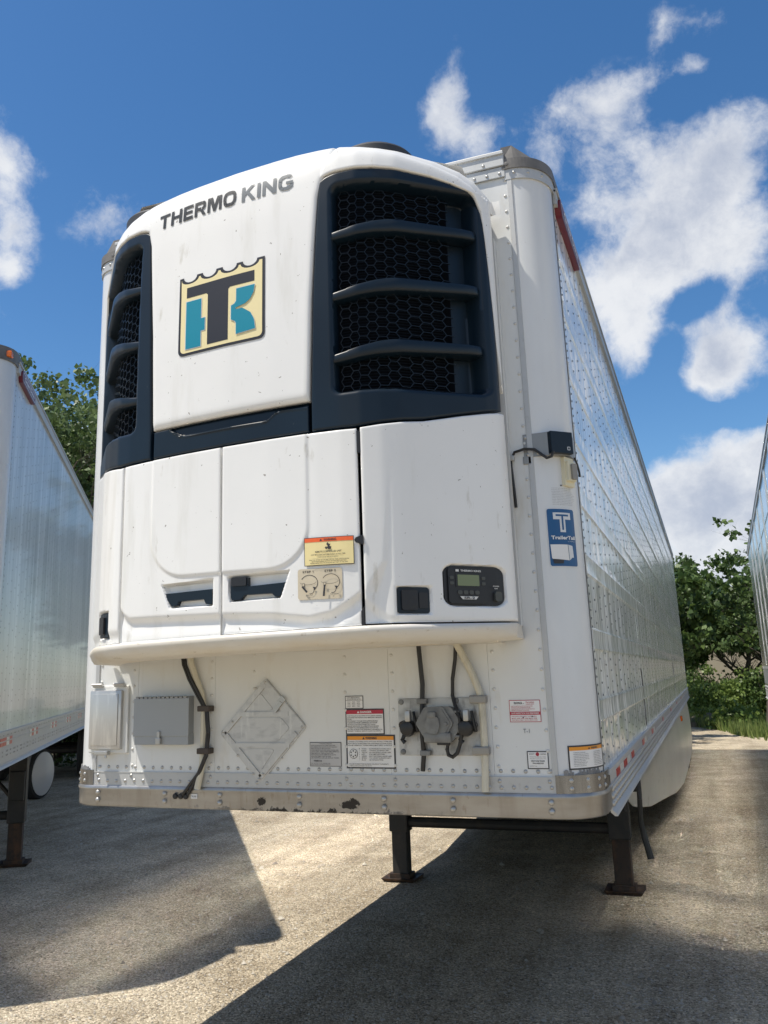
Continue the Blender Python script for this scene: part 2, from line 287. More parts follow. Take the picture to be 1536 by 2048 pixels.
# ------------------------------------------------------------------ mesh helpers
def tag(o, label=None, cat=None, group=None, kind=None):
    for k, v in (('label', label), ('category', cat), ('group', group), ('kind', kind)):
        if v: o[k] = v
    return o
def empty(name, loc=(0, 0, 0), rz=0, parent=None):
    o = bpy.data.objects.new(name, None); col.objects.link(o); o.location = loc; o.rotation_euler = (0, 0, rz)
    o.empty_display_size = .2
    if parent: o.parent = parent
    return o
class MB:
    def __init__(s): s.v = []; s.f = []; s.m = []; s.cm = 0
    def add(s, vs, fs):
        b = len(s.v); s.v.extend([tuple(map(float, q)) for q in vs]); s.f.extend([tuple(b+i for i in f) for f in fs]); s.m.extend([s.cm]*len(fs)); return s
    def box(s, x0, x1, y0, y1, z0, z1):
        return s.add([(x0, y0, z0), (x1, y0, z0), (x1, y1, z0), (x0, y1, z0), (x0, y0, z1), (x1, y0, z1), (x1, y1, z1), (x0, y1, z1)],
                     [(0, 3, 2, 1), (4, 5, 6, 7), (0, 1, 5, 4), (1, 2, 6, 5), (2, 3, 7, 6), (3, 0, 4, 7)])
    def bbox(s, x0, x1, y0, y1, z0, z1, c=.004):      # box with chamfered edges (all twelve)
        vs = []; 
        X, Y, Z = (x0, x1), (y0, y1), (z0, z1); c = min(c, (x1-x0)*.45, (y1-y0)*.45, (z1-z0)*.45)
        bm = bmesh.new(); bmesh.ops.create_cube(bm, size=1)
        for v in bm.verts: v.co = Vector((X[v.co.x > 0], Y[v.co.y > 0], Z[v.co.z > 0]))
        bmesh.ops.bevel(bm, geom=list(bm.edges), offset=c, segments=2, affect='EDGES', profile=.6)
        bm.verts.index_update(); s.add([v.co[:] for v in bm.verts], [[v.index for v in f.verts] for f in bm.faces]); bm.free(); return s
    def prism(s, poly, d0, d1, f):                      # poly of (a,b), extruded from d0 to d1; f(a,b,d)->xyz
        n = len(poly); vs = [f(a, b, d0) for a, b in poly] + [f(a, b, d1) for a, b in poly]
        return s.add(vs, [tuple(range(n)), tuple(range(2*n-1, n-1, -1))] + [(i, (i+1) % n, n+(i+1) % n, n+i) for i in range(n)])
    def tube(s, path, r, n=8, caps=True):
        path = [Vector(p) for p in path]; rings = []; up = Vector((.13, .2, .97))
        for i, p in enumerate(path):
            t = (path[min(i+1, len(path)-1)] - path[max(i-1, 0)]).normalized()
            a = t.cross(up)
            if a.length < .1: a = t.cross(Vector((1, 0, 0)))
            a.normalize(); bb = t.cross(a); rr = r[i] if isinstance(r, (list, tuple)) else r
            rings.append([p + (a*math.cos(k*2*math.pi/n) + bb*math.sin(k*2*math.pi/n))*rr for k in range(n)])
        fs = [(i*n+k, i*n+(k+1) % n, (i+1)*n+(k+1) % n, (i+1)*n+k) for i in range(len(path)-1) for k in range(n)]
        if caps: fs += [tuple(range(n-1, -1, -1)), tuple((len(path)-1)*n+k for k in range(n))]
        return s.add([q[:] for rg in rings for q in rg], fs)
    def lathe(s, prof, axis='z', c=(0, 0, 0), n=24):    # prof of (radius, height)
        vs = []
        for (r_, h) in prof:
            for k in range(n):
                a = k*2*math.pi/n; u, w = r_*math.cos(a), r_*math.sin(a)
                q = {'z': (u, w, h), 'y': (u, h, w), 'x': (h, u, w)}[axis]; vs.append((c[0]+q[0], c[1]+q[1], c[2]+q[2]))
        m = len(prof); return s.add(vs, [(i*n+k, i*n+(k+1) % n, (i+1)*n+(k+1) % n, (i+1)*n+k) for i in range(m-1) for k in range(n)] + [tuple(range(n)), tuple((m-1)*n+k for k in range(n))])
    def grid(s, P):                                      # P[i][j] xyz array (n,m,3)
        n, m = P.shape[:2]
        return s.add(P.reshape(-1, 3).tolist(), [(i*m+j, (i+1)*m+j, (i+1)*m+j+1, i*m+j+1) for i in range(n-1) for j in range(m-1)])
    def build(s, name, mats, parent=None, smooth=False, **tags):
        me = bpy.data.meshes.new(name); me.from_pydata(s.v, [], s.f)
        for q in (mats if isinstance(mats, (list, tuple)) else [mats]): me.materials.append(M[q] if isinstance(q, str) else q)
        if len(me.materials) > 1: me.polygons.foreach_set('material_index', s.m)
        me.update(); me.validate()
        if smooth:
            me.polygons.foreach_set('use_smooth', [True]*len(me.polygons))
            if smooth != 'all':
                try: me.set_sharp_from_angle(angle=R(35 if smooth is True else smooth))
                except Exception: pass
        o = bpy.data.objects.new(name, me); col.objects.link(o)
        if parent: o.parent = parent
        return tag(o, **tags)
def share(src, parent=None, loc=None, rot=None, name=None):
    o = src.copy(); col.objects.link(o); o.parent = parent if parent else src.parent
    if loc is not None: o.location = loc
    if rot is not None: o.rotation_euler = rot
    return o
def rivets(name, parent, m, pts, nrm, r=.0075, h=.004, n=8, flat=False):
    """low domes, one joined part"""
    nr = Vector(nrm); a = nr.cross(Vector((0, 0, 1))).normalized(); b = nr.cross(a)
    prof = [(1, 0), (.62, .85)] if not flat else [(1, 0)]
    tv = [(a*math.cos(k*2*math.pi/n)*p*r + b*math.sin(k*2*math.pi/n)*p*r + nr*q*h) for p, q in prof for k in range(n)] + [nr*h]
    tf = []
    for i in range(len(prof)-1): tf += [(i*n+k, i*n+(k+1) % n, (i+1)*n+(k+1) % n, (i+1)*n+k) for k in range(n)]
    l = (len(prof)-1)*n; tf += [(l+k, l+(k+1) % n, len(tv)-1) for k in range(n)]
    mb = MB()
    for p in pts:
        p = Vector(p); mb.add([(p+q)[:] for q in tv], tf)
    return mb.build(name, m, parent, smooth='all', kind='stuff')

# flat lettering --------------------------------------------------------------
_tc = {}
def text_geo(t, bold=0.0):
    k = (t, bold)
    if k in _tc: return _tc[k]
    cu = bpy.data.curves.new('t', 'FONT'); cu.body = t; cu.size = 1; cu.offset = bold; cu.resolution_u = 3; cu.fill_mode = 'FRONT'; cu.dimensions = '2D'
    ob = bpy.data.objects.new('t', cu); me = ob.to_mesh()
    vs = [(v.co.x, v.co.y) for v in me.vertices]; fs = [tuple(p.vertices) for p in me.polygons]
    ob.to_mesh_clear(); bpy.data.objects.remove(ob); bpy.data.curves.remove(cu)
    if not vs: vs = [(0, 0)]
    x0 = min(v[0] for v in vs); x1 = max(v[0] for v in vs); y0 = min(v[1] for v in vs); y1 = max(v[1] for v in vs)
    _tc[k] = ([((v[0]-x0)/max(x1-x0, 1e-6), (v[1]-y0)/max(y1-y0, 1e-6)) for v in vs], fs, (x1-x0)/max(y1-y0, 1e-6)); return _tc[k]
def sub2d(poly, maxe):
    vs = [(float(a), float(b)) for a, b in poly]; tris = tessellate_polygon([[Vector((a, b, 0)) for a, b in vs]]); out = []; mid = {}
    stack = [tuple(t) for t in tris]
    while stack:
        t = stack.pop(); L_ = [math.dist(vs[t[i]], vs[t[(i+1) % 3]]) for i in range(3)]; k = L_.index(max(L_))
        if L_[k] <= maxe: out.append(t); continue
        a, b, c = t[k], t[(k+1) % 3], t[(k+2) % 3]; key = (min(a, b), max(a, b))
        if key not in mid: vs.append(((vs[a][0]+vs[b][0])/2, (vs[a][1]+vs[b][1])/2)); mid[key] = len(vs)-1
        stack += [(a, mid[key], c), (mid[key], b, c)]
    return vs, out
def rrect(x0, z0, x1, z1, r=.0, n=4):
    if r <= 0: return [(x0, z0), (x1, z0), (x1, z1), (x0, z1)]
    o = []
    for cx, cz, a0 in ((x1-r, z0+r, -90), (x1-r, z1-r, 0), (x0+r, z1-r, 90), (x0+r, z0+r, 180)):
        for k in range(n+1): a = R(a0+90*k/n); o.append((cx+r*math.cos(a), cz+r*math.sin(a)))
    return o
def decal(name, parent, mapf, items, edge=.05, base=.002, **tags):
    """items: ('r',x0,z0,x1,z1,mat[,radius]) / ('p',[pts],mat) / ('t',text,x0,z0,x1,z1,mat[,bold]) / ('l',text,xleft,z0,height,mat) ; each on its own thin layer; mapf(x,z,off)"""
    mats = []; mb = MB(); lay = 0
    def mi(q):
        if q not in mats: mats.append(q)
        mb.cm = mats.index(q)
    for it in items:
        if it[0] == 'r':
            x0, z0, x1, z1, q = it[1:6]; rad = it[6] if len(it) > 6 else 0; pts, fs = sub2d(rrect(x0, z0, x1, z1, rad), edge); mi(q); off = base+lay*.0007; lay += 1
        elif it[0] == 'p': pts, fs = sub2d(it[1], edge); mi(it[2]); off = base+lay*.0007; lay += 1
        elif it[0] == 't':
            t, x0, z0, x1, z1, q = it[1:7]; g, fs, _ = text_geo(t, it[7] if len(it) > 7 else 0); pts = [(x0+a*(x1-x0), z0+b*(z1-z0)) for a, b in g]; mi(q); off = base+lay*.0007+.0004
        elif it[0] == 'l':
            t, x0, z0, h, q = it[1:6]; g, fs, asp = text_geo(t, .01); pts = [(x0+a*asp*h, z0+b*h) for a, b in g]; mi(q); off = base+lay*.0007+.0004
        mb.add([mapf(a, b, off) for a, b in pts], fs)
    return mb.build(name, mats, parent, **tags)
def front(x, z, off): return (x, -off, z)

# ================================================================== THE SETTING
def verge_y(x): return np.clip(25.0-4.2*(np.asarray(x)-1.35), 19.6, 25.0) + .3*np.sin(np.asarray(x)*3.1+1) + .2*np.sin(np.asarray(x)*7.7)
def ground():
    mb = MB(); mb.add([(-300, -300, 0), (300, -300, 0), (300, 400, 0), (-300, 400, 0)], [(0, 1, 2, 3)])
    mb.build('ground', 'ground', kind='structure')
    # grassy verge beyond the lot, a slightly raised uneven sheet
    nx, ny = 120, 40; X = np.linspace(-45, 45, nx); Y = np.linspace(0, 1, ny)
    P = np.zeros((nx, ny, 3))
    for i, x in enumerate(X):
        y0 = float(verge_y(x))
        for j, t in enumerate(Y):
            y = y0 + t*30; P[i, j] = (x, y, -.02 + .16*min(1, t*6) + .05*math.sin(x*1.1+y*.7)*min(1, t*8))
    mb = MB(); mb.grid(P); mb.build('verge', 'verge', smooth='all', kind='structure')
ground()

# ================================================================== TRAILERS
PI = math.pi
CR, CY = .168, .20                     # rounded front corners: half-axes
XS = 1.132                             # where the flat front sheet ends
def arc_pt(phi, sx=1, off=0.0):
    nx, ny = math.sin(phi)/CR, -math.cos(phi)/CY; l = math.hypot(nx, ny)
    return (sx*(XS + CR*math.sin(phi) + off*nx/l), CY - CY*math.cos(phi) + off*ny/l)
def corner_strip(mb, sx, z0, z1, off=0.0, th=.004, n=16, a0=0, a1=90, y1=None, x1=None):
    """a sheet wrapped round the front corner, from the front seam to the side seam"""
    pts = [arc_pt(R(a0+(a1-a0)*k/n), sx, off) for k in range(n+1)]
    if y1: pts.append((sx*(1.3+off), y1))
    if x1 is not None: pts.insert(0, (sx*x1, -off))
    inn = [arc_pt(R(a0+(a1-a0)*k/n), sx, off-th) for k in range(n+1)]
    if y1: inn.append((sx*(1.3+off-th), y1))
    if x1 is not None: inn.insert(0, (sx*x1, -off+th))
    ring = pts + inn[::-1]; m = len(ring)
    vs = [(x, y, z0) for x, y in ring] + [(x, y, z1) for x, y in ring]
    fs = [(i, (i+1) % m, m+(i+1) % m, m+i) for i in range(m)]
    h = len(pts)
    fs += [(i, i+1, m-2-i, m-1-i) for i in range(h-1)] + [(m+i, m+m-1-i, m+m-2-i, m+i+1) for i in range(h-1)]
    mb.add(vs, fs)

def side_prof(z0, z1, ribs, rh=.006, hw=.045):
    p = [(0, z0)]
    for c in ribs:
        if z0+.06 < c < z1-.06: p += [(0, c-hw-.006), (rh, c-hw+.004), (rh*.55, c-hw+.02), (rh*.55, c+hw-.02), (rh, c+hw-.004), (0, c+hw+.006)]
    return p + [(0, z1)]
def side_panel(root, sx, y0, y1, z0, z1, ribs, m, name='side_panel'):
    pr = side_prof(z0, z1, ribs); mb = MB(); ny = max(2, int((y1-y0)/.5))
    if m == 'side':                                       # quilted: the sheet bellies between the riveted posts
        ny = int((y1-y0)/.0345); zz = [q[1] for q in pr]; full = []
        for (oa, za), (ob, zb_) in zip(pr[:-1], pr[1:]):
            n = 5 if zb_-za > .12 else 1; full += [(oa+(ob-oa)*k/n, za+(zb_-za)*k/n, (1 if n > 1 and 0 < k < n else 0)) for k in range(n)]
        full.append((pr[-1][0], pr[-1][1], 0)); rr_ = np.random.default_rng(int(y0*10)+5); A = rr_.uniform(.0006, .0022, (80, 80))
        P = np.array([[(sx*(1.3+o - (q_*A[int((y0+(y1-y0)*j/ny-.45)/.2415) % 80, int(z*3.2) % 80]*(.5+.5*math.cos(2*PI*(y0+(y1-y0)*j/ny-.45)/.2415)))), y0+(y1-y0)*j/ny, z) for o, z, q_ in full] for j in range(ny+1)])
    else: P = np.array([[(sx*(1.3+o), y0+(y1-y0)*j/ny, z) for z_i, (o, z) in enumerate(pr)] for j in range(ny+1)])
    mb.grid(P if sx < 0 else P[::-1])
    for y in (y0, y1): mb.add([(sx*(1.3+o), y, z) for o, z in pr] + [(sx*1.285, y, pr[-1][1]), (sx*1.285, y, pr[0][1])], [tuple(range(len(pr)+2))])
    return mb.build(name, m, root, smooth=30)

def badge(root, y0, y1, z0, z1, text):
    mp = lambda a, b, off: (1.3+.03+off, a, b)
    mb = MB(); mb.prism(rrect(y0, z0, y1, z1, (z1-z0)*.48, 6), 0, .03, lambda a, b, d: (1.3+d, a, b)); o = mb.build('maker_badge', 'badge', root)
    w = y1-y0
    decal('badge_lettering', o, mp, [('p', rrect(y0+.02, z0+.012, y1-.02, z1-.012, (z1-z0)*.36, 5), 'lblwhite'), ('p', rrect(y0+.027, z0+.019, y1-.027, z1-.019, (z1-z0)*.3, 5), 'badge'),
          ('t', text, y0+w*.14, z0+.03, y1-w*.14, z1-.028, 'lblwhite', .03)])

def wheel(root, x, y, sx, r=.51, w=.27):
    mb = MB(); mb.lathe([(r*.6, -w/2), (r*.93, -w/2), (r, -w/2+.04), (r, w/2-.04), (r*.93, w/2), (r*.6, w/2)], 'x', (x, y, r), 28)
    o = mb.build('wheel', 'tyre', root, smooth=True)
    mb = MB(); mb.lathe([(r*.60, w/2-.02), (r*.57, w/2+.005), (r*.5, w/2-.05), (r*.26, w/2-.04), (r*.22, w/2+.06), (.02, w/2+.07)] if sx > 0 else
                        [(r*.60, -w/2+.02), (r*.57, -w/2-.005), (r*.5, -w/2+.05), (r*.26, -w/2+.04), (r*.22, -w/2-.06), (.02, -w/2-.07)], 'x', (x, y, r), 24)
    mb.build('rim', 'disc', o, smooth=True)

def underbody(root, L, zb, tandem, legy=4.09, legin=.0, cross=True):
    mb = MB(); mb.box(-1.27, 1.27, .25, L-.05, zb+.10, zb+.16)
    y = .5
    while y < L-.3: mb.box(-1.26, 1.26, y-.02, y+.02, zb+.01, zb+.10); y += .305
    mb.build('floor_frame', 'chassis', root)
    # kingpin plate
    mb = MB(); mb.box(-.9, .9, .25, 1.6, zb-.012, zb-.002); mb.lathe([(.06, zb-.09), (.045, zb-.06), (.045, zb-.012)], 'z', (0, .92, 0), 12)
    mb.build('kingpin_plate', 'chassis', root)
    # landing gear
    mb = MB(); mb.tube([(-.94, legy, .475), (.94, legy, .475)], .045, 10)
    for s in (-1, 1):
        mb.tube([(s*.9, legy, .62), (s*.35, legy+.02, zb+.02)], .025, 6); mb.tube([(s*.93, legy+.06, .55), (s*.93, legy+.95, zb+.03)], .028, 6)
        mb.box(s*.94-.10, s*.94+.10, legy-.13, legy+.13, zb-.10, zb+.02)
    g = mb.build('landing_gear', 'chassis', root, smooth=True)
    for s in (-1, 1):
        xc = s*(.94)
        mb = MB(); mb.bbox(xc-.085, xc+.085, legy-.075, legy+.075, .40, zb+.01, .012); mb.bbox(xc-.075, xc+.075, legy-.12, legy-.07, .62, .9, .01); mb.build('leg_housing', 'chassis', g)
        mb = MB(); mb.bbox(xc-.07, xc+.07, legy-.06, legy+.06, .05, .42, .012); mb.build('leg', 'rust' if s > 0 else 'chassis', g)
        mb = MB(); mb.add([(xc-.13, legy-.12, .0), (xc+.13, legy-.12, .0), (xc+.15, legy+.12, .0), (xc-.13, legy+.12, .0),
                           (xc-.15, legy-.145, .03), (xc+.15, legy-.145, .03), (xc+.15, legy+.145, .03), (xc-.15, legy+.145, .03),
                           (xc-.11, legy-.1, .022), (xc+.11, legy-.1, .022), (xc+.11, legy+.1, .022), (xc-.11, legy+.1, .022)],
                          [(0, 3, 2, 1), (0, 1, 5, 4), (1, 2, 6, 5), (2, 3, 7, 6), (3, 0, 4, 7), (4, 5, 9, 8), (5, 6, 10, 9), (6, 7, 11, 10), (7, 4, 8, 11), (8, 9, 10, 11)])
        mb.box(xc-.09, xc+.09, legy-.08, legy+.08, .022, .06); mb.build('foot', 'rust', g)
    # bogie and wheels
    mb = MB()
    for s in (-1, 1): mb.box(s*.5-.06, s*.5+.06, tandem-1.2, tandem+2.2, zb-.22, zb+.01)
    for dy in (0, 1.25): mb.tube([(-1.0, tandem+dy, .51), (1.0, tandem+dy, .51)], .065, 8)
    mb.build('bogie', 'chassis', root)
    for dy in (0, 1.25):
        for s in (-1, 1):
            wheel(root, s*1.12, tandem+dy, s); wheel(root, s*.8, tandem+dy, s)
    for s in (-1, 1):
        mb = MB(); mb.box(s*.95-.3, s*.95+.3, tandem+2.05, tandem+2.07, .25, zb); mb.build('mudflap', 'black', root)

def trailer(root, L, zb=1.15, zt=4.06, ribs=(), sidemat='side', railtop=1.317, joints=(), lit='R', post='post'):
    """body shell common to the three trailers. Local frame: front face at y=0, x across, y to the rear"""
    # core box, never seen itself except roof and rear
    mb = MB(); mb.box(-1.28, 1.28, .19, L-.03, zb+.17, zt-.05); mb.box(-1.125, 1.125, .034, .19, zb+.17, zt-.05); mb.build('insulated_body', 'wall', root)
    mb = MB(); mb.box(-1.285, 1.285, .2, L-.02, zt-.049, zt-.02); mb.build('roof_sheet', 'alu', root)
    for s in (-1, 1):
        ys = [CY+.028] + list(joints) + [L-.08]
        for a, b in zip(ys[:-1], ys[1:]):
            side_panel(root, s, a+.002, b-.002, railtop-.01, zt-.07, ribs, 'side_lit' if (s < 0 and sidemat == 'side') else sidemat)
        mb = MB(); corner_strip(mb, s, 1.30, zt-.03, .0, .006, 18, y1=CY+.026); mb.build('corner_post', post, root, smooth=True)
        mb = MB(); mb.box(s*1.318 if s < 0 else 1.278, 1.318 if s > 0 else -1.278, CY+.02, L, zt-.085, zt-.008); 
        mb.box(1.302 if s > 0 else -1.326, 1.326 if s > 0 else -1.302, CY+.02, L, zt-.018, zt-.002); mb.build('top_rail', 'alu', root)
        # bottom rail: plate with bead above and lip below
        q = lambda a, b: (min(s*a, s*b), max(s*a, s*b))
        mb = MB(); x0, x1 = q(1.29, 1.309); mb.box(x0, x1, CY+.10, L-.05, zb+.004, railtop-.004)
        x0, x1 = q(1.30, 1.318); mb.box(x0, x1, CY+.10, L-.05, railtop-.018, railtop+.006); x0, x1 = q(1.30, 1.315); mb.box(x0, x1, CY+.10, L-.05, railtop-.068, railtop-.060)
        pts = [(1.305, zb+.010), (1.326, zb-.010), (1.330, zb-.020), (1.318, zb-.020), (1.30, zb-.004)]
        mb.prism(pts, CY+.12, L-.05, lambda a, b, d: (s*a, d, b)); mb.build('bottom_rail', 'alu', root)
    mb = MB(); mb.box(-1.3, 1.3, L-.03, L, zb, zt-.01); mb.build('rear_frame', 'alu', root)

# ---------------------------------------------------------------- main refrigerated trailer
main = tag(empty('refrigerated_trailer'), 'long white refrigerated trailer in the middle, navy and white cooling unit on its nose', 'trailer')
RIBS = (1.568, 1.870, 2.20, 2.507, 2.80, 3.11, 3.42, 3.72)
trailer(main, 16.05, ribs=RIBS, joints=(3.05, 5.9, 9.45, 12.6))
underbody(main, 16.05, 1.15, 13.3)

def front_nose():
    # front sheets between the riveted joints
    js = [-1.130, -.888, -.452, .428, .882, 1.130]
    for a, b in zip(js[:-1], js[1:]):
        mb = MB(); mb.bbox(a+.0004, b-.0004, 0, .03, 1.3, 4.05, .0008); mb.build('front_sheet', 'wall', main)
    pts = []
    for x, z0, z1, st in ((-.913, 1.35, 4.0, .075), (-.470, 1.36, 2.0, .078), (-.243, 1.62, 2.0, .078), (.446, 1.36, 2.0, .078), (.219, 1.36, 2.0, .078), (.902, 1.36, 4.0, .078),
                          (1.108, 1.34, 4.03, .0815), (-1.108, 1.34, 4.03, .0815)):
        z = z0
        while z < z1: pts.append((x+random.uniform(-.001, .001), -.0002, z)); z += st
    rivets('rivet', main, 'rivet_white', pts, (0, -1, 0), .0082, .0045)
    for s in (-1, 1):
        mb = MB(); mb.bbox(s*XS-.012, s*XS+.012, -.006, .012, 1.31, 4.045, .003); mb.build('seam_strip', 'alu', main)
        mb = MB(); corner_strip(mb, s, 1.325, 4.03, .0, .004, 3, a0=84, a1=90, y1=CY+.032); mb.build('side_seam', 'alu', main)
    # lower front rail with two rivet rows
    mb = MB(); mb.bbox(-XS-.004, XS+.002, -.007, .02, 1.256, 1.319, .002); mb.box(-XS, XS, -.009, 0, 1.316, 1.3205); mb.build('lower_rail', 'alu', main)
    pts = [(x, -.0002, 1.341+random.uniform(-.0015, .0015)) for x in np.arange(-1.10, 1.12, .0515)] + [(x+.01, -.0072, 1.279+random.uniform(-.0015, .0015)) for x in np.arange(-1.11, 1.11, .0515)]
    pts += [(x, -.0072, 1.303) for x in (-1.108, -.912, -.47, .219, .446, .902, 1.108)]
    rivets('lower_rivet', main, 'rivet', pts, (0, -1, 0), .0088, .005)
    # bolster plate round the bottom of the nose
    def wrap(pr, m, name, x_end=None):
        path = []
        for k in range(17): path.append(arc_pt(R(90-90*k/16), -1) + (R(90-90*k/16), -1))
        path = [(-1.3, .34, R(90), -1)] + path
        for k in range(1, 12): path.append((-XS+2*XS*k/12, 0, 0, 1))
        for k in range(17): path.append(arc_pt(R(90*k/16), 1) + (R(90*k/16), 1))
        path.append((1.3, .34, R(90), 1))
        P = np.zeros((len(path), len(pr), 3))
        for i, (x, y, ph, s) in enumerate(path):
            for j, (o, z) in enumerate(pr): P[i, j] = (x + s*math.sin(ph)*o, y - math.cos(ph)*o, z)
        mb = MB(); mb.grid(P); return mb.build(name, m, main, smooth=50)
    wrap([(-.02, 1.161), (.002, 1.158), (.008, 1.161), (.0105, 1.168), (.0115, 1.232), (.016, 1.238), (.0165, 1.247), (.010, 1.2565), (-.02, 1.2575)], 'bolster', 'bolster_plate')
    for s in (-1, 1):
        mb = MB(); corner_strip(mb, s, 1.257, 1.327, .0105, .01, 18, y1=.335, x1=XS+.004); mb.build('corner_plate', 'steel', main, smooth=True)
        pts = [arc_pt(R(a), s, .0105) + (z,) for a in (20, 43, 63, 80) for z in (1.307, 1.276)]
        for a in (20, 43, 63, 80):
            nr = Vector((s*math.sin(R(a)), -math.cos(R(a)), 0))
            rivets('corner_rivet', main, 'rivet', [arc_pt(R(a), s, .0105) + (z,) for z in (1.307, 1.276)], nr, .009, .005)
        # ragged sealant bead above the plate
        mb = MB()
        for k in range(34):
            a = R(10+random.uniform(0, 72)); x, y = arc_pt(a, s, .002); mb.bbox(x-.004, x+.004, y-.004, y+.004, 1.326, 1.326+random.uniform(.004, .022), .001)
        mb.build('sealant', 'greyink', main, kind='stuff')
    # bolts through the bolster, each a part
    src = None
    for x in (-1.098, -.715, -.416, -.010, .393, .700, 1.109):
        for z in (1.224, 1.189):
            if src is None:
                mb = MB(); mb.lathe([(.0125, 0), (.0125, -.003), (.0095, -.0075), (.004, -.0105)], 'y', (0, 0, 0), 12); src = mb.build('bolt', 'rivet', main, smooth=True); src.location = (x, -.0118, z)
            else: share(src, main, (x, -.0118, z))
    # three dark grommets with cables, and a tiny tag
    src = None
    for x in (-.655, -.625, -.597):
        if src is None:
            mb = MB(); mb.lathe([(.0135, 0), (.013, -.006), (.009, -.010)], 'y', (0, 0, 0), 12); src = mb.build('grommet', 'black', main, smooth=True); src.location = (x, -.0118, 1.214)
        else: share(src, main, (x, -.0118, 1.214))
    decal('paper_tag', main, lambda a, b, o: (a, -.0115-o, b), [('r', -.57, 1.205, -.535, 1.226, 'lblwhite'), ('t', 'TK LINES', -.566, 1.211, -.54, 1.219, 'ink')])
    # front top rail
    mb = MB(); mb.bbox(-1.115, 1.115, -.012, .03, 4.045, 4.10, .003); mb.bbox(-1.115, 1.115, -.020, .05, 4.102, 4.165, .004); mb.bbox(-1.115, 1.115, -.028, .06, 4.160, 4.178, .003); mb.build('front_top_rail', 'alu', main)
    rivets('rail_rivet', main, 'rivet', [(x, -.0122, 4.065) for x in np.arange(-1.08, 1.1, .062)] + [(x, -.0202, 4.12) for x in np.arange(-1.0, 1.1, .155)], (0, -1, 0), .0085, .005)
    for s in (-1, 1):
        mb = MB(); corner_strip(mb, s, 4.028, 4.085, .008, .012, 18, y1=.36, x1=XS-.02); mb.build('corner_band', 'alu', main, smooth=True)
        for a in (8, 30, 55): rivets('band_rivet', main, 'rivet', [arc_pt(R(a), s, .008) + (4.06,)], (s*math.sin(R(a)), -math.cos(R(a)), 0), .0085, .005)
        # grey plastic cap: rounded skirt with a faceted pyramid over it
        mb = MB(); corner_strip(mb, s, 4.082, 4.135, .014, .05, 18, y1=.42, x1=XS-.03)
        a0 = [arc_pt(R(90*k/10), s, .004) for k in range(11)]
        base = [(s*(XS-.03), -.006)] + a0 + [(s*1.30, .42)]
        n = len(base); vs = [(x, y, 4.133) for x, y in base] + [(s*(XS-.03), -.006, 4.205), (s*(XS+.02), .01, 4.215), (s*1.27, .30, 4.175), (s*1.27, .42, 4.165), (s*(XS-.03), .42, 4.20), (s*(XS-.03), .42, 4.133)]
        A, B, C, D, E_, F = range(n, n+6)
        fs = [(0, 1, B, A)] + [(i, i+1, B) for i in range(1, n//2)] + [(n//2, C, B)] + [(i, i+1, C) for i in range(n//2, n-2)] + [(n-2, n-1, D, C), (A, B, C, D, E_), (0, A, E_, F), (n-1, F, E_, D)]
        mb.add(vs, fs); mb.lathe([(.010, -.022), (.010, -.03), (.002, -.031)], 'y', (s*(XS-.005), 0, 4.10), 10); mb.build('corner_cap', 'cap', main)
front_nose()

# side rivets, right side dense where it is seen
def side_rivets():
    pts = []; y = .45
    cols = [y+.2415*k for k in range(64)]
    for i, y in enumerate(cols):
        st = .0535 if y < 9 else .107
        z = 1.36 + (.5*st if i % 2 else 0)
        while z < 3.96:
            if not any(abs(z-c) < .055 for c in RIBS): pts.append((1.3002, y, z))
            z += st
    for z in np.arange(1.35, 3.96, .036): pts.append((1.3002, .262+random.uniform(-.001, .001), z)); 
    rivets('side_rivet', main, 'rivet_dark', pts, (1, 0, 0), .0062, .0026, 6)
    pts = [(1.3092, y, z) for y in np.arange(.36, 15.9, .085) for z in (1.236, 1.205, 1.175)]
    rivets('rail_rivet', main, 'rivet', pts, (1, 0, 0), .015, .012, 7)
side_rivets()
badge(main, .26, .98, 3.935, 4.035, 'Great Dane')
src = {}
for y, m in ((.62, 'red'), (.80, 'tapewhite'), (1.02, 'red'), (1.20, 'tapewhite'), (1.50, 'red'), (2.38, 'red'), (2.58, 'tapewhite'), (3.40, 'red'), (3.6, 'tapewhite'), (5.1, 'red'), (7.0, 'red'), (9.0, 'red'), (11.0, 'red')):
    mb = MB(); mb.box(1.308, 1.3115, y, y+.17, 1.258, 1.298); mb.build('reflective_tape', m, main)
# open sheet cracks at the panel joints
for y, z0, z1 in ((3.05, 1.34, 1.74), (9.45, 1.42, 1.80)):
    mb = MB(); P = []
    for k in range(9): P.append((y+random.uniform(-.02, .02), z0+(z1-z0)*k/8))
    mb.prism([(a-.008, b) for a, b in P] + [(a+.010, b) for a, b in P[::-1]], 0, .004, lambda a, b, d: (1.3005+d, a, b)); mb.build('split_seam', 'ink', main)

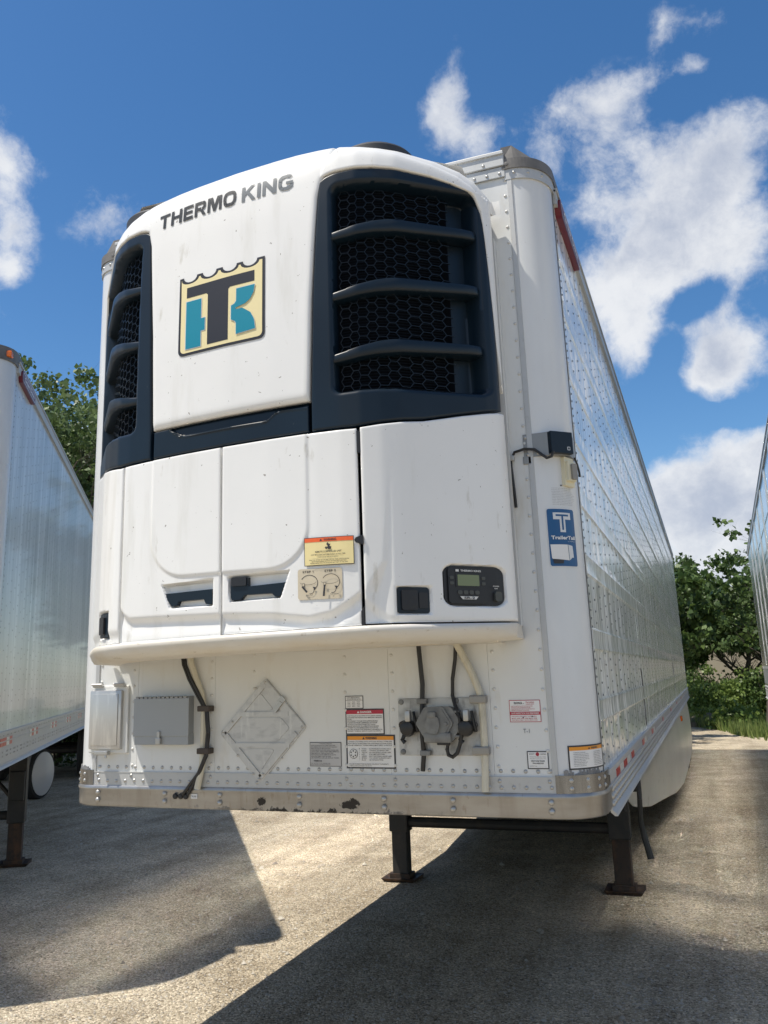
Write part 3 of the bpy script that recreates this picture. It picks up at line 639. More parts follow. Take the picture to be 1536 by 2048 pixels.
def skirt():
    # side skirt: starts inboard behind the landing gear and flares out to the rail; both sides
    top = [(1.00, 4.35), (1.10, 5.3), (1.18, 6.5), (1.26, 7.8), (1.295, 9.0), (1.30, 11.0), (1.30, 14.4)]
    for s in (1, -1):
        nx, nz_ = 48, 12; P = np.zeros((nx, nz_, 3))
        for i in range(nx):
            y = 4.35 + (14.3-4.35)*i/(nx-1); x = np.interp(y, [t[1] for t in top], [t[0] for t in top])
            zb_ = np.interp(y, [4.35, 4.6, 5.4, 6.5, 7.5, 9.0, 12.6], [.66, .57, .47, .40, .33, .27, .22])
            for j in range(nz_):
                t = j/(nz_-1); P[i, j] = (s*(x + .03*math.sin(t*math.pi)), y, 1.14 + (zb_-1.14)*t)
        mb = MB(); mb.grid(P); Q = P.copy(); Q[:, :, 0] -= s*.006; mb.grid(Q[::-1])
        o = mb.build('side_skirt', 'skirt', main, smooth='all')
    for y, z, x in ((9.9, 1.03, 1.315),):
        mb = MB(); mb.bbox(x-.01, x+.02, y-.09, y+.09, z-.035, z+.035, .012); mb.build('marker_lamp', 'orange', main)
    mb = MB(); mb.bbox(1.15, 1.19, 5.0, 5.22, .98, 1.10, .015); o = mb.build('marker_lamp', 'black', main)
    mb = MB(); mb.bbox(1.185, 1.20, 5.04, 5.18, 1.00, 1.05, .01); mb.build('lens', 'orange', o)
    # crank hanging at the rail
    mb = MB(); mb.tube([(1.02, 4.02, .96), (1.10, 4.0, .98), (1.125, 3.99, .95), (1.13, 3.98, .80), (1.12, 3.98, .56), (1.135, 3.98, .44), (1.17, 3.97, .28)], [.016, .018, .019, .019, .021, .026, .027], 8)
    mb.build('crank', 'cable', main, smooth=True)
    mb = MB(); mb.bbox(1.245, 1.30, 2.0, 2.06, 1.02, 1.14, .006); mb.tube([(1.28, 2.02, 1.10), (1.29, 1.99, .98)], .012, 6); mb.build('crank_hook', 'chassis', main)
skirt()

# ---------------------------------------------------------------- fittings on the nose
def clamp(mb, x, z, w=.05): mb.bbox(x-w, x+.02, -.045, -.002, z-.014, z+.014, .004)
def nose_fittings():
    F = lambda y: (lambda a, b, d: (a, y-d, b))
    # ribbed silver compartment lid at the left edge
    mb = MB(); mb.bbox(-1.165, -.935, -.016, .002, 1.405, 1.730, .012); o = mb.build('compartment', 'wall', main, label='silver compartment lid with hinges at the left edge of the nose')
    mb = MB(); mb.bbox(-1.152, -.962, -.036, -.014, 1.425, 1.708, .02); mb.bbox(-1.135, -.98, -.041, -.034, 1.445, 1.69, .005); mb.build('compartment_lid', 'lid', o, smooth=True)
    for x in (-1.115, -.985):
        mb = MB(); mb.bbox(x-.03, x+.03, -.028, -.014, 1.722, 1.742, .004); mb.tube([(x-.03, -.03, 1.735), (x+.03, -.03, 1.735)], .006, 6); mb.build('hinge', 'rivet', o)
    mb = MB(); mb.bbox(-1.10, -1.02, -.058, -.03, 1.400, 1.420, .004); mb.tube([(-1.085, -.05, 1.41), (-1.09, -.055, 1.385)], .006, 6); mb.tube([(-1.035, -.05, 1.41), (-1.03, -.055, 1.388)], .006, 6); mb.build('latch', 'rivet', o)
    # document box with hinged flap and hasp
    mb = MB(); mb.bbox(-.868, -.566, -.052, 0, 1.448, 1.50, .003); mb.bbox(-.866, -.568, -.046, 0, 1.50, 1.672, .003); o = mb.build('document_box', 'grey', main)
    mb = MB(); mb.bbox(-.872, -.562, -.058, -.047, 1.487, 1.664, .003); mb.build('flap', 'grey', o)
    mb = MB()
    for k in range(12): mb.tube([(-.862+k*.0245, -.053, 1.668), (-.846+k*.0245, -.053, 1.668)], .0055, 6)
    mb.build('hinge', 'grey', o)
    mb = MB(); mb.bbox(-.732, -.716, -.067, -.057, 1.475, 1.512, .003); mb.bbox(-.737, -.711, -.070, -.050, 1.452, 1.482, .004); mb.build('hasp', 'rivet', o)
    # placard holder: a diamond frame, four plates
    T, Rr, Bt, Lf = (-.177, 1.747), (.030, 1.525), (-.208, 1.276), (-.421, 1.498)
    cx, cz = -.194, 1.511
    def inset(pts, k): return [(cx+(a-cx)*k, cz+(b-cz)*k) for a, b in pts]
    def rnd(pts, r=.12, n=4):
        o = []
        for i, p in enumerate(pts):
            a, b = pts[i-1], pts[(i+1) % len(pts)]; A = (p[0]+(a[0]-p[0])*r, p[1]+(a[1]-p[1])*r); B = (p[0]+(b[0]-p[0])*r, p[1]+(b[1]-p[1])*r)
            for k in range(n+1):
                t = k/n; o.append(((1-t)**2*A[0]+2*t*(1-t)*p[0]+t*t*B[0], (1-t)**2*A[1]+2*t*(1-t)*p[1]+t*t*B[1]))
        return o
    D = [T, Rr, Bt, Lf]
    mb = MB(); mb.prism(rnd(D, .06), 0, .008, F(0)); o = mb.build('placard_holder', 'placard', main, label='empty diamond shaped aluminium placard holder with two crossbars')
    # proud rails along three edges, upper right hinged plate
    def bar(a, b, w, d0, d1, name='frame_bar'):
        ax, az = a; bx, bz = b; l = math.hypot(bx-ax, bz-az); nx, nz2 = -(bz-az)/l*w, (bx-ax)/l*w
        mb = MB(); mb.prism([(ax-nx, az-nz2), (bx-nx, bz-nz2), (bx+nx, bz+nz2), (ax+nx, az+nz2)], d0, d1, F(0)); return mb.build(name, 'placard', o)
    I = inset(D, .88)
    bar(I[3], I[2], .011, .008, .014); bar(I[2], (I[1][0]-.025, I[1][1]-.025), .011, .008, .014); bar(I[3], I[0], .011, .008, .014)
    mb = MB(); J = [(-.205, 1.722), (-.172, 1.737), (.022, 1.53), (-.01, 1.494)]; mb.prism(J, .008, .013, F(0)); mb.build('hinged_plate', 'placard', o)
    hz = lambda z: (max(cx-.19*(1-abs(z-cz)/.225), -.4), min(cx+.19*(1-abs(z-cz)/.225), 0))
    for z in (1.583, 1.444): a, b = hz(z); bar((a-.005, z), (b+.005, z), .010, .008, .015, 'crossbar')
    def inner(pts): mb = MB(); mb.prism(rnd(pts, .16), .008, .0105, F(0)); mb.build('window_plate', 'placard', o)
    inner([(-.205, 1.678), (-.135, 1.600), (-.29, 1.600)]); inner([(-.30, 1.566), (-.10, 1.566), (-.055, 1.520), (-.118, 1.461), (-.29, 1.461), (-.365, 1.505)]); inner([(-.285, 1.428), (-.13, 1.428), (-.205, 1.330)])
    mb = MB(); mb.prism([(-.135, 1.60), (-.10, 1.64), (-.085, 1.63), (-.12, 1.588)], .013, .024, F(0)); mb.prism([(-.115, 1.64), (-.09, 1.665), (-.070, 1.645), (-.095, 1.62)], .013, .020, F(0)); mb.build('clip', 'rivet', o)
    rivets('rivet', o, 'rivet', [(-.177, -.0135, 1.727), (.008, -.0135, 1.525), (-.405, -.009, 1.505), (-.398, -.009, 1.485), (-.21, -.018, 1.297), (-.24, -.018, 1.32), (-.19, -.018, 1.32), (-.35, -.017, 1.55), (-.32, -.018, 1.40), (-.09, -.019, 1.39), (-.225, -.017, 1.70)], (0, -1, 0), .006, .003)
    # greasy connector plate with seven-way socket and two gladhand couplings
    mb = MB(); mb.bbox(.470, .842, -.006, 0, 1.402, 1.640, .002); o = mb.build('connector_plate', 'dirtplate', main)
    for x, z in ((.485, 1.625), (.595, 1.627), (.735, 1.628), (.487, 1.417), (.60, 1.414), (.813, 1.527), (.81, 1.415), (.81, 1.632)):
        mb = MB(); mb.lathe([(.0125, -.006), (.011, -.012), (.005, -.014)], 'y', (x, 0, z), 10); mb.build('bolt', 'socket', o, smooth=True)
    hexa = lambda cx_, cz_, r, fl=1: [(cx_+r*math.cos(R(60*k)), cz_+r*.94*math.sin(R(60*k))) for k in range(6)]
    mb = MB(); mb.prism(rnd([(p[0]+.022, p[1]-.002) for p in hexa(.655, 1.535, .088)], .15), .006, .05, F(0)); mb.bbox(.60, .72, -.07, -.006, 1.458, 1.50, .01)
    for zz in (1.49, 1.51, 1.53, 1.55, 1.57, 1.59): mb.bbox(.715, .755, -.048, -.01, zz-.012, zz-.002, .003)
    s7 = mb.build('socket_housing', 'socket', o, smooth=True)
    mb = MB(); mb.prism(rnd(hexa(.648, 1.537, .083), .12), .05, .062, F(0)); mb.prism(rnd(hexa(.648, 1.537, .072), .12), .062, .066, F(0))
    mb.prism(rnd([(.625, 1.498), (.665, 1.495), (.678, 1.53), (.67, 1.565), (.625, 1.565), (.612, 1.53)], .25), .066, .084, F(0)); mb.bbox(.625, .662, -.09, -.064, 1.562, 1.585, .004)
    mb.lathe([(.009, -.066), (.007, -.072)], 'y', (.70, 0, 1.535), 8); mb.build('socket_cap', 'socket', s7 if False else o, smooth=True)
    for k, x in enumerate((.528, .785)):
        s = 1
        mb = MB(); mb.tube([(x-.03, -.012, 1.53), (x-.03, -.035, 1.53), (x-.008, -.05, 1.527)], .018, 10)
        mb.lathe([(.034, -.028), (.036, -.040), (.030, -.062), (.020, -.066)], 'y', (x-.005, 0, 1.517), 14)
        mb.tube([(x-.02, -.045, 1.49), (x-.03, -.045, 1.47), (x-.018, -.045, 1.458)], .010, 8)
        mb.tube([(x+.02, -.03, 1.585), (x+.028, -.035, 1.545), (x+.035, -.03, 1.50)], .007, 6)
        g = mb.build('gladhand', 'cable', o, smooth=True)
        mb = MB(); mb.bbox(x-.008, x+.016, -.072, -.04, 1.545, 1.592, .007); mb.build('gladhand_clip', 'rivet', o, smooth=True)
    # cables and hoses
    mb = MB(); mb.tube([(.582, -.03, 1.90), (.588, -.03, 1.80), (.592, -.022, 1.70), (.587, -.022, 1.62), (.583, -.03, 1.50), (.585, -.022, 1.41), (.575, -.018, 1.34)], .0105, 8); mb.build('black_hose', 'cable', main, smooth=True)
    mb = MB()
    for x, z in ((.595, 1.628), (.60, 1.414)): mb.bbox(x-.03, x+.015, -.036, -.006, z-.011, z+.011, .004)
    mb.build('hose_clamp', 'socket', main)
    mb = MB(); mb.tube([(.755, -.03, 1.90), (.745, -.025, 1.80), (.728, -.02, 1.72), (.724, -.02, 1.65), (.735, -.03, 1.61), (.758, -.05, 1.56), (.765, -.05, 1.50), (.752, -.045, 1.45), (.738, -.045, 1.415), (.718, -.045, 1.40), (.700, -.045, 1.408), (.695, -.045, 1.43), (.70, -.045, 1.452)], .0085, 8)
    mb.bbox(.655, .71, -.06, -.035, 1.448, 1.462, .005); mb.build('socket_cable', 'cable', main, smooth=True)
    mb = MB(); mb.tube([(.735, -.05, 1.92), (.775, -.035, 1.83), (.815, -.022, 1.74), (.842, -.020, 1.665), (.850, -.020, 1.62), (.851, -.020, 1.50), (.850, -.022, 1.41), (.848, -.026, 1.33), (.845, -.03, 1.262)], .0155, 10); mb.build('cream_hose', 'tube', main, smooth=True)
    mb = MB()
    for z in (1.632, 1.424): mb.bbox(.800, .873, -.042, -.006, z-.017, z+.017, .006)
    mb.build('hose_clamp', 'boxmetal', main)
    mb = MB(); mb.tube([(-.585, -.03, 1.90), (-.570, -.025, 1.82), (-.545, -.022, 1.75), (-.515, -.02, 1.68), (-.500, -.02, 1.60), (-.502, -.02, 1.45), (-.505, -.022, 1.36), (-.528, -.028, 1.25)], .0155, 10); mb.build('cream_hose', 'tube', main, smooth=True)
    for dx, r_ in ((0, .0075), (.014, .007)):
        mb = MB(); mb.tube([(-.625+dx, -.03, 1.90), (-.61+dx, -.035, 1.82), (-.575+dx, -.04, 1.75), (-.53+dx, -.042, 1.68), (-.478+dx*.6, -.04, 1.60), (-.468+dx*.6, -.04, 1.50), (-.478+dx*.5, -.04, 1.40), (-.52+dx*.5, -.035, 1.32), (-.61+dx*2, -.022, 1.222)], r_, 8); mb.build('black_cable', 'cable', main, smooth=True)
    mb = MB()
    for z in (1.612, 1.420): mb.bbox(-.520, -.455, -.052, -.002, z-.013, z+.013, .004)
    mb.build('hose_clamp', 'strap', main)
nose_fittings()

def lines(mb_items, x0, x1, z1, z0, n, m, words, ragged=.8, h=.55):
    """rows of small print"""
    dz = (z1-z0)/n
    for k in range(n):
        t = ''.join(random.choice(words)+' ' for _ in range(6)).strip(); w = (x1-x0)*random.uniform(ragged, 1)
        zc = z1-(k+.5)*dz; mb_items.append(('t', t, x0, zc-dz*h/2, x0+w, zc+dz*h/2, m, .012))
def nose_labels():
    X = main
    it = [('r', .219, 1.489, .403, 1.599, 'ink'), ('r', .224, 1.494, .398, 1.594, 'lblwhite'), ('r', .224, 1.577, .398, 1.594, 'lblred'), ('t', 'DANGER', .29, 1.581, .345, 1.590, 'lblwhite', .03), ('p', [(.275, 1.581), (.287, 1.581), (.281, 1.590)], 'lblwhite')]
    for k, t in enumerate(('THIS TRAILER IS EQUIPPED WITH SPRING BRAKES', 'ACTIVATED FOR PARKING AND EMERGENCY BRAKING', 'DO NOT', 'DISCONNECT TRAILER WITH SPRING BRAKES', 'CONNECTED FROM COMPRESSED AIR SYSTEM', 'WITHOUT CHOCKING WHEELS OF TRAILER', 'BEFORE SERVICING OR DISMANTLING BRAKES', 'ATTEMPT TO DISASSEMBLE BRAKE ACTUATOR', 'FAILURE TO READ THIS WARNING CAN RESULT IN', 'PROPERTY DAMAGE, SERIOUS INJURY OR DEATH')):
        z = 1.5665-k*.0073; it.append(('t', t, .228, z, .228+.165*min(1, len(t)/42), z+.0046, 'ink', .012))
    decal('danger_label', X, front, it)
    it = [('r', .219, 1.346, .450, 1.488, 'ink'), ('r', .226, 1.352, .443, 1.482, 'lblwhite'), ('r', .226, 1.466, .443, 1.482, 'lblorange'), ('t', 'WARNING', .312, 1.469, .365, 1.479, 'ink', .03), ('p', [(.297, 1.469), (.309, 1.469), (.303, 1.479)], 'ink')]
    for k, t in enumerate(('TRAILER IS EQUIPPED WITH ANTILOCK BRAKE SYSTEM (ABS)', 'BLUE CIRCUIT IS REQUIRED FOR CONTINUOUS POWER SUPPLY', 'FOR ABS OPERATION. TOWING VEHICLE MUST SUPPLY 12 VOLTS DC')):
        z = 1.4565-k*.0078; it.append(('t', t, .230, z, .437, z+.005, 'ink', .012))
    ring = [(.254+.020*math.cos(R(a)), 1.408+.021*math.sin(R(a))) for a in range(0, 360, 20)]; it.append(('p', ring, 'ink')); it.append(('p', [(.254+(a-.254)*.9, 1.408+(b-1.408)*.9) for a, b in ring], 'lblwhite'))
    for a in range(0, 360, 60): q = (.254+.012*math.cos(R(a+30)), 1.408+.012*math.sin(R(a+30))); it.append(('p', [(q[0]+.0035*math.cos(R(t)), q[1]+.0035*math.sin(R(t))) for t in range(0, 360, 60)], 'ink'))
    for k, (a, b, c) in enumerate((('1', 'WHITE', 'GROUND RETURN TO TOWING VEHICLE'), ('2', 'BLACK', 'CLEARANCE, SIDE MARKER LAMPS'), ('3', 'YELLOW', 'LEFT TURN SIGNAL & HAZARD LAMPS'), ('4', 'RED', 'STOP LAMPS & ABS POWER'), ('5', 'GREEN', 'RIGHT TURN SIGNAL & HAZARD LAMPS'), ('6', 'BROWN', 'TAIL, LICENSE, CLEARANCE LAMPS'), ('7', 'BLUE', 'ABS CONTINUOUS POWER'))):
        z = 1.427-k*.0078; it += [('t', a, .283, z, .286, z+.005, 'ink'), ('t', b, .295, z, .295+.0045*len(b), z+.005, 'ink', .012), ('t', c, .330, z, .330+.105*len(c)/32, z+.005, 'ink', .012)]
    it += [('t', 'FAILURE TO READ THIS WARNING CAN RESULT IN PROPERTY', .235, 1.363, .42, 1.368, 'ink', .012), ('t', 'DAMAGE, SERIOUS INJURY OR DEATH', .235, 1.355, .34, 1.360, 'ink', .012)]
    decal('wiring_label', X, front, it)
    it = [('r', .219, 1.600, .306, 1.656, 'ink'), ('r', .222, 1.603, .303, 1.653, 'lblwhite'), ('r', .222, 1.636, .303, 1.6375, 'ink'), ('t', 'NORTH AMERICAN BRAKES', .228, 1.645, .290, 1.650, 'ink', .01)]
    lines(it, .228, .298, 1.644, 1.638, 1, 'ink', ['APPLY', 'TEST']); 
    for k in range(3):
        for j in range(4): it.append(('t', random.choice(['1024', '0816', '2250', '4410']), .230+k*.023, 1.608+j*.0065, .245+k*.023, 1.612+j*.0065, 'ink'))
    decal('brake_chart_label', X, front, it)
    it = [('r', .041, 1.353, .195, 1.457, 'ink'), ('r', .0435, 1.3555, .1925, 1.4545, 'lblgrey'), ('t', 'MANUFACTURED BY', .09, 1.448, .15, 1.452, 'ink')]
    lines(it, .048, .188, 1.446, 1.386, 9, 'ink', ['GVWR', 'TIRES', 'RIMS', 'COLD INFL', 'KG', 'LB', 'AXLE', 'DATE', '68000'], .55)
    for k in range(22): x = .06+k*.0021; it.append(('r', x, 1.374, x+random.choice([.0006, .0013]), 1.381, 'ink'))
    lines(it, .048, .15, 1.371, 1.359, 2, 'ink', ['TYPE', 'VIN', 'TRAILER'], .7)
    decal('data_plate', X, front, it)
    it = [('r', .962, 1.536, 1.092, 1.625, 'lblred'), ('r', .9645, 1.5385, 1.0895, 1.6225, 'lblwhite'), ('t', 'FHWA -', .983, 1.608, 1.025, 1.617, 'ink', .03), ('t', 'Periodical', 1.033, 1.613, 1.067, 1.619, 'lblred', .01), ('t', 'Inspection', 1.033, 1.605, 1.067, 1.611, 'lblred', .01), ('r', .9645, 1.565, 1.0895, 1.578, 'lblred'), ('t', 'DATE INSPECTION WAS PERFORMED', .970, 1.568, 1.085, 1.575, 'lblwhite', .012)]
    lines(it, .970, 1.084, 1.603, 1.580, 4, 'lblred', ['CERTIFY', 'VEHICLE', 'PASSED', 'INSPECTION', 'RECORD', 'MOTOR'], .6); lines(it, .970, 1.084, 1.562, 1.540, 3, 'lblred', ['JAN', 'FEB', 'MAR', 'APR', 'MAY', 'JUN'], .9)
    it += [('p', [(1.018+.003*math.cos(R(t)), 1.5545+.003*math.sin(R(t))) for t in range(0, 360, 60)], 'ink'), ('p', [(1.056+.003*math.cos(R(t)), 1.559+.003*math.sin(R(t))) for t in range(0, 360, 60)], 'ink')]
    decal('inspection_label', X, front, it)
    decal('handwriting', X, front, [('t', 'T-1', 1.014, 1.492, 1.040, 1.509, 'marker')])
    it = [('r', 1.022, 1.351, 1.110, 1.421, 'ink'), ('r', 1.026, 1.355, 1.106, 1.417, 'lblwhite'), ('t', 'QUALITY', 1.031, 1.407, 1.054, 1.412, 'ink', .02), ('t', 'CONTROL', 1.077, 1.407, 1.102, 1.412, 'ink', .02), ('p', [(1.0655+.0075*math.cos(R(t)), 1.409+.0075*math.sin(R(t))) for t in range(0, 360, 30)], 'lblred'), ('t', 'QC', 1.061, 1.406, 1.070, 1.412, 'ink'),
          ('t', 'THIS UNIT HAS BEEN FULLY TESTED', 1.033, 1.397, 1.099, 1.400, 'ink'), ('t', 'AND CHECKED AS TO QUALITY AND', 1.033, 1.390, 1.099, 1.393, 'ink'), ('t', 'GREAT DANE TRAILERS', 1.038, 1.380, 1.094, 1.385, 'ink', .03), ('t', 'FINAL INSPECTION', 1.044, 1.371, 1.089, 1.376, 'ink', .03), ('t', 'INSPECTOR ____________', 1.031, 1.360, 1.099, 1.364, 'ink')]
    decal('quality_label', X, front, it)
    # decals bent round the right corner post: (arc length from the seam, height)
    def cmap(a, b, off): x, y = arc_pt(a/.184, 1, off); return (x, y, b)     # a = angle*.184
    k = .184
    it = [('r', R(15.5)*k, 2.172, R(61.5)*k, 2.427, 'lightgrey', .012), ('r', R(16.3)*k, 2.175, R(60.7)*k, 2.424, 'blue', .010)]
    a0, a1 = R(25)*k, R(53)*k; aw = (a1-a0)/7
    it += [('p', [(a0, 2.408), (a0, 2.378), (a0+2.4*aw, 2.378), (a0+2.4*aw, 2.322), (a1-2.4*aw, 2.322), (a1-2.4*aw, 2.378), (a1, 2.378), (a1, 2.408)], 'lightgrey'),
           ('p', [(a0+aw, 2.400), (a0+aw, 2.392), (a0+3.15*aw, 2.392), (a0+3.15*aw, 2.332), (a1-3.15*aw, 2.332), (a1-3.15*aw, 2.392), (a1-aw, 2.392), (a1-aw, 2.400)], 'blue')]
    it += [('t', 'TrailerTail', R(20)*k, 2.290, R(58)*k, 2.306, 'lblwhite', .03), ('t', 'by STEMCO', R(45)*k, 2.279, R(57)*k, 2.284, 'lightgrey')]
    it += [('p', [(R(18)*k, 2.268), (R(44)*k, 2.268), (R(45)*k, 2.200), (R(20)*k, 2.206), (R(19)*k, 2.210)], 'lblwhite'), ('p', [(R(44.6)*k, 2.268), (R(52)*k, 2.263), (R(53)*k, 2.212), (R(50)*k, 2.212), (R(45.6)*k, 2.200)], 'lightgrey'),
           ('p', [(R(20)*k, 2.205), (R(36)*k, 2.202), (R(35)*k, 2.186), (R(21)*k, 2.186)], 'ink')]
    decal('blue_decal', X, cmap, it, edge=.02, label='blue decal with white T and small picture of a trailer tail')
    it = [('p', [(R(40)*k, 2.527), (R(44)*k, 2.527), (R(42)*k, 2.535)], 'ink'), ('t', 'WARNING', R(46)*k, 2.528, R(60)*k, 2.534, 'ink', .03)]
    lines(it, R(26)*k, R(68)*k, 2.520, 2.440, 11, 'greyink', ['when', 'trailer', 'doors', 'must', 'be', 'closed', 'before', 'opening', 'panels'], .75, .42)
    decal('door_warning_print', X, cmap, it, edge=.02)
    it = [('r', R(19)*k, 1.347, R(87)*k, 1.441, 'ink'), ('r', R(21)*k, 1.353, R(85.5)*k, 1.435, 'lblwhite'), ('r', R(21)*k, 1.421, R(85.5)*k, 1.435, 'lblorange'), ('t', 'WARNING', R(54)*k, 1.424, R(68)*k, 1.432, 'ink', .03), ('p', [(R(49)*k, 1.424), (R(52.5)*k, 1.424), (R(50.8)*k, 1.432)], 'ink')]
    lines(it, R(26)*k, R(52)*k, 1.416, 1.358, 9, 'ink', ['LOAD', 'CHECK', 'LOCK', 'COUPLE', 'SLIDER', 'PINS'], .6, .42); lines(it, R(58)*k, R(80)*k, 1.416, 1.358, 9, 'ink', ['BEFORE', 'MOVING', 'TRAILER', 'AXLE'], .7, .42)
    decal('coupling_label', X, cmap, it, edge=.02)
nose_labels()

def corner_devices():
    # metal bracket with a dark sensor box, cable, and an ivory lamp below
    P = [(1.103, -.003), (1.19, -.004)] + [arc_pt(R(a), 1, o) for a, o in ((24, .028), (40, .034), (55, .030), (70, .012), (80, .004))]
    Q = [(x-.001, y+.003) for x, y in P]
    mb = MB(); ring = P+[(arc_pt(R(80), 1, .001))]+[arc_pt(R(a), 1, .001) for a in (60, 40, 20)]+[(1.103, .0)]
    n = len(ring); mb.add([(x, y, 2.660) for x, y in ring] + [(x, y, 2.765) for x, y in ring], [(i, (i+1) % n, n+(i+1) % n, n+i) for i in range(n)] + [tuple(range(n)), tuple(range(2*n-1, n-1, -1))])
    o = mb.build('sensor_bracket', 'boxmetal', main)
    a, b = arc_pt(R(24), 1, .030), arc_pt(R(55), 1, .032); t = Vector((b[0]-a[0], b[1]-a[1], 0)); l = t.length; t.normalize(); nr = Vector((t.y, -t.x, 0))
    mb = MB(); mb.bbox(0, l, -.022, .012, 0, .1, .004)
    mb.v = [(a[0]+t.x*x-nr.x*y, a[1]+t.y*x-nr.y*y, 2.664+z) for x, y, z in mb.v]; mb.build('sensor_box', 'navy', o)
    mp = lambda u, v, off: (a[0]+t.x*u+nr.x*(.022+off), a[1]+t.y*u+nr.y*(.022+off), 2.664+v)
    decal('sensor_mark', o, mp, [('r', l-.032, .016, l-.017, .032, 'lightgrey', .003), ('r', l-.029, .019, l-.020, .029, 'navy')], base=.0005)
    rivets('bracket_rivet', o, 'rivet', [(1.113, -.004, 2.75), (1.12, -.004, 2.672), (1.165, -.004, 2.675)], (0, -1, 0), .009, .005)
    mb = MB(); mb.bbox(1.098, 1.135, -.006, 0, 2.628, 2.664, .004); mb.build('bracket_tab', 'boxmetal', o)
    mb = MB(); mb.tube([(1.052, -.004, 2.44), (1.050, -.012, 2.52), (1.046, -.014, 2.60), (1.046, -.014, 2.655), (1.065, -.02, 2.685), (1.11, -.022, 2.695), (1.155, -.022, 2.688), (1.185, -.028, 2.66), (1.207, -.035, 2.640), (1.228, -.035, 2.645), (1.236, -.03, 2.668)], .0065, 8)
    mb.build('sensor_cable', 'cable', main, smooth=True)
    mb = MB(); mb.tube([arc_pt(R(72), 1, .012) + (2.665,), arc_pt(R(80), 1, .012) + (2.645,), (1.31, .21, 2.62), (1.309, .235, 2.60)], .005, 6); mb.build('sensor_cable', 'cable', main, smooth=True)
    mb = MB(); mb.bbox(1.030, 1.062, -.024, -.001, 2.648, 2.674, .006); mb.build('cable_clip', 'rivet', main)
    a = arc_pt(R(53), 1, .001); t = Vector((math.cos(R(53)), math.sin(R(53)), 0)); nr = Vector((t.y, -t.x, 0))
    mb = MB(); mb.prism([(-.028, -.058), (.028, -.066), (.03, .062), (-.024, .070)], 0, .020, lambda u, v, d: (a[0]+t.x*u+nr.x*d, a[1]+t.y*u+nr.y*d, 2.588+v)); mb.prism([(-.022, -.040), (.024, -.044), (.026, .042), (-.02, .048)], .02, .036, lambda u, v, d: (a[0]+t.x*u+nr.x*d, a[1]+t.y*u+nr.y*d, 2.588+v))
    o = mb.build('marker_lamp', 'ivory', main)
    mb = MB(); mb.prism(rrect(-.006, -.036, .024, .034, .006), .036, .048, lambda u, v, d: (a[0]+t.x*u+nr.x*d, a[1]+t.y*u+nr.y*d, 2.588+v)); mb.build('lens', 'lens', o)
corner_devices()

# ================================================================== REFRIGERATION UNIT on the nose
_px = np.array([0, .2, .4, .5, .58, .65, .72, 1.00, 1.035, 1.050, 1.058, 1.060])
_pd = np.array([.71, .705, .69, .675, .652, .612, .555, .225, .175, .130, .06, .0])
_gx = np.linspace(-1.2, 1.2, 2401); _gd = np.interp(np.abs(_gx), _px, _pd)
_k = np.exp(-.5*(np.arange(-60, 61)/9)**2); _k /= _k.sum(); _sm = np.convolve(_gd, _k, 'same')
_bl = np.clip((.96-np.abs(_gx))/.08, 0, 1); _gd = _sm*_bl + _gd*(1-_bl)
_zs = np.array([1.8, 3.2, 3.5, 3.7, 3.85, 3.93, 3.98, 4.015, 4.04, 4.055, 4.065, 4.070, 4.072])
_in = np.array([0, 0, .005, .012, .022, .034, .050, .075, .115, .17, .26, .45, .70])
_w = [1.8]
for i in range(1, len(_zs)): _w.append(_zs[i] if _zs[i] <= 3.90 else _w[-1]+math.hypot(_zs[i]-_zs[i-1], _in[i]-_in[i-1]))
_w = np.array(_w); WTOP = float(_w[-2])
_fw = np.linspace(1.8, _w[-1], 3000); _fz = np.interp(_fw, _w, _zs); _fi = np.interp(_fw, _w, _in)
_k2 = np.exp(-.5*(np.arange(-90, 91)/30)**2); _k2 /= _k2.sum()
_pz = np.concatenate([_fz[0]-(_fw[1]-_fw[0])*np.arange(90, 0, -1), _fz, np.full(90, _fz[-1])]); _pi = np.concatenate([np.zeros(90), _fi, _fi[-1]+(_fi[-1]-_fi[-2])*np.arange(1, 91)])
_fz = np.convolve(_pz, _k2, 'valid'); _fi = np.convolve(_pi, _k2, 'valid')
def zw(z):           # arc parameter for a height below 3.9
    return z
def Sraw(x, w):
    a = np.abs(x); P = np.interp(x, _gx, _gd); kk = P/.71
    z = np.interp(w, _fw, _fz) - np.interp(a, [0, .3, .46, .6, .72, .85, .94, .99, 1.04, 1.06], [.028, .030, .040, .065, .082, .105, .140, .18, .25, .30])*np.clip((w-3.80)/.22, 0, 1)
    y = -np.maximum(P - np.interp(w, _fw, _fi)*kk, 0)
    z = z + x*(.022+.055*np.clip((w-2.2)/1.8, 0, 1))
    return np.stack([x, y, z], -1)
def tilt(x, z): return np.asarray(x)*(.022+.055*np.clip((np.asarray(z)-2.2)/1.8, 0, 1))
def S(x, w, off=0.0):
    x = np.asarray(x, float); w = np.asarray(w, float); x, w = np.broadcast_arrays(x, w)
    p = Sraw(x, w); e = .004
    dx = Sraw(np.clip(x+e, -1.06, 1.06), w)-Sraw(np.clip(x-e, -1.06, 1.06), w); dw = Sraw(x, w+e)-Sraw(x, w-e)
    n = np.cross(dx, dw); l = np.linalg.norm(n, axis=-1, keepdims=True); n = n/np.maximum(l, 1e-9)
    return p + n*np.asarray(off)[..., None]
def smap(x, z, off): return tuple(S(x, z-tilt(x, z), off).tolist())      # height as measured
def umap(x, z, off): return tuple(S(x, z, off).tolist())                 # height in the unit's own frame
def sstep(a, b, v): t = np.clip((v-a)/(b-a), 0, 1); return t*t*(3-2*t)
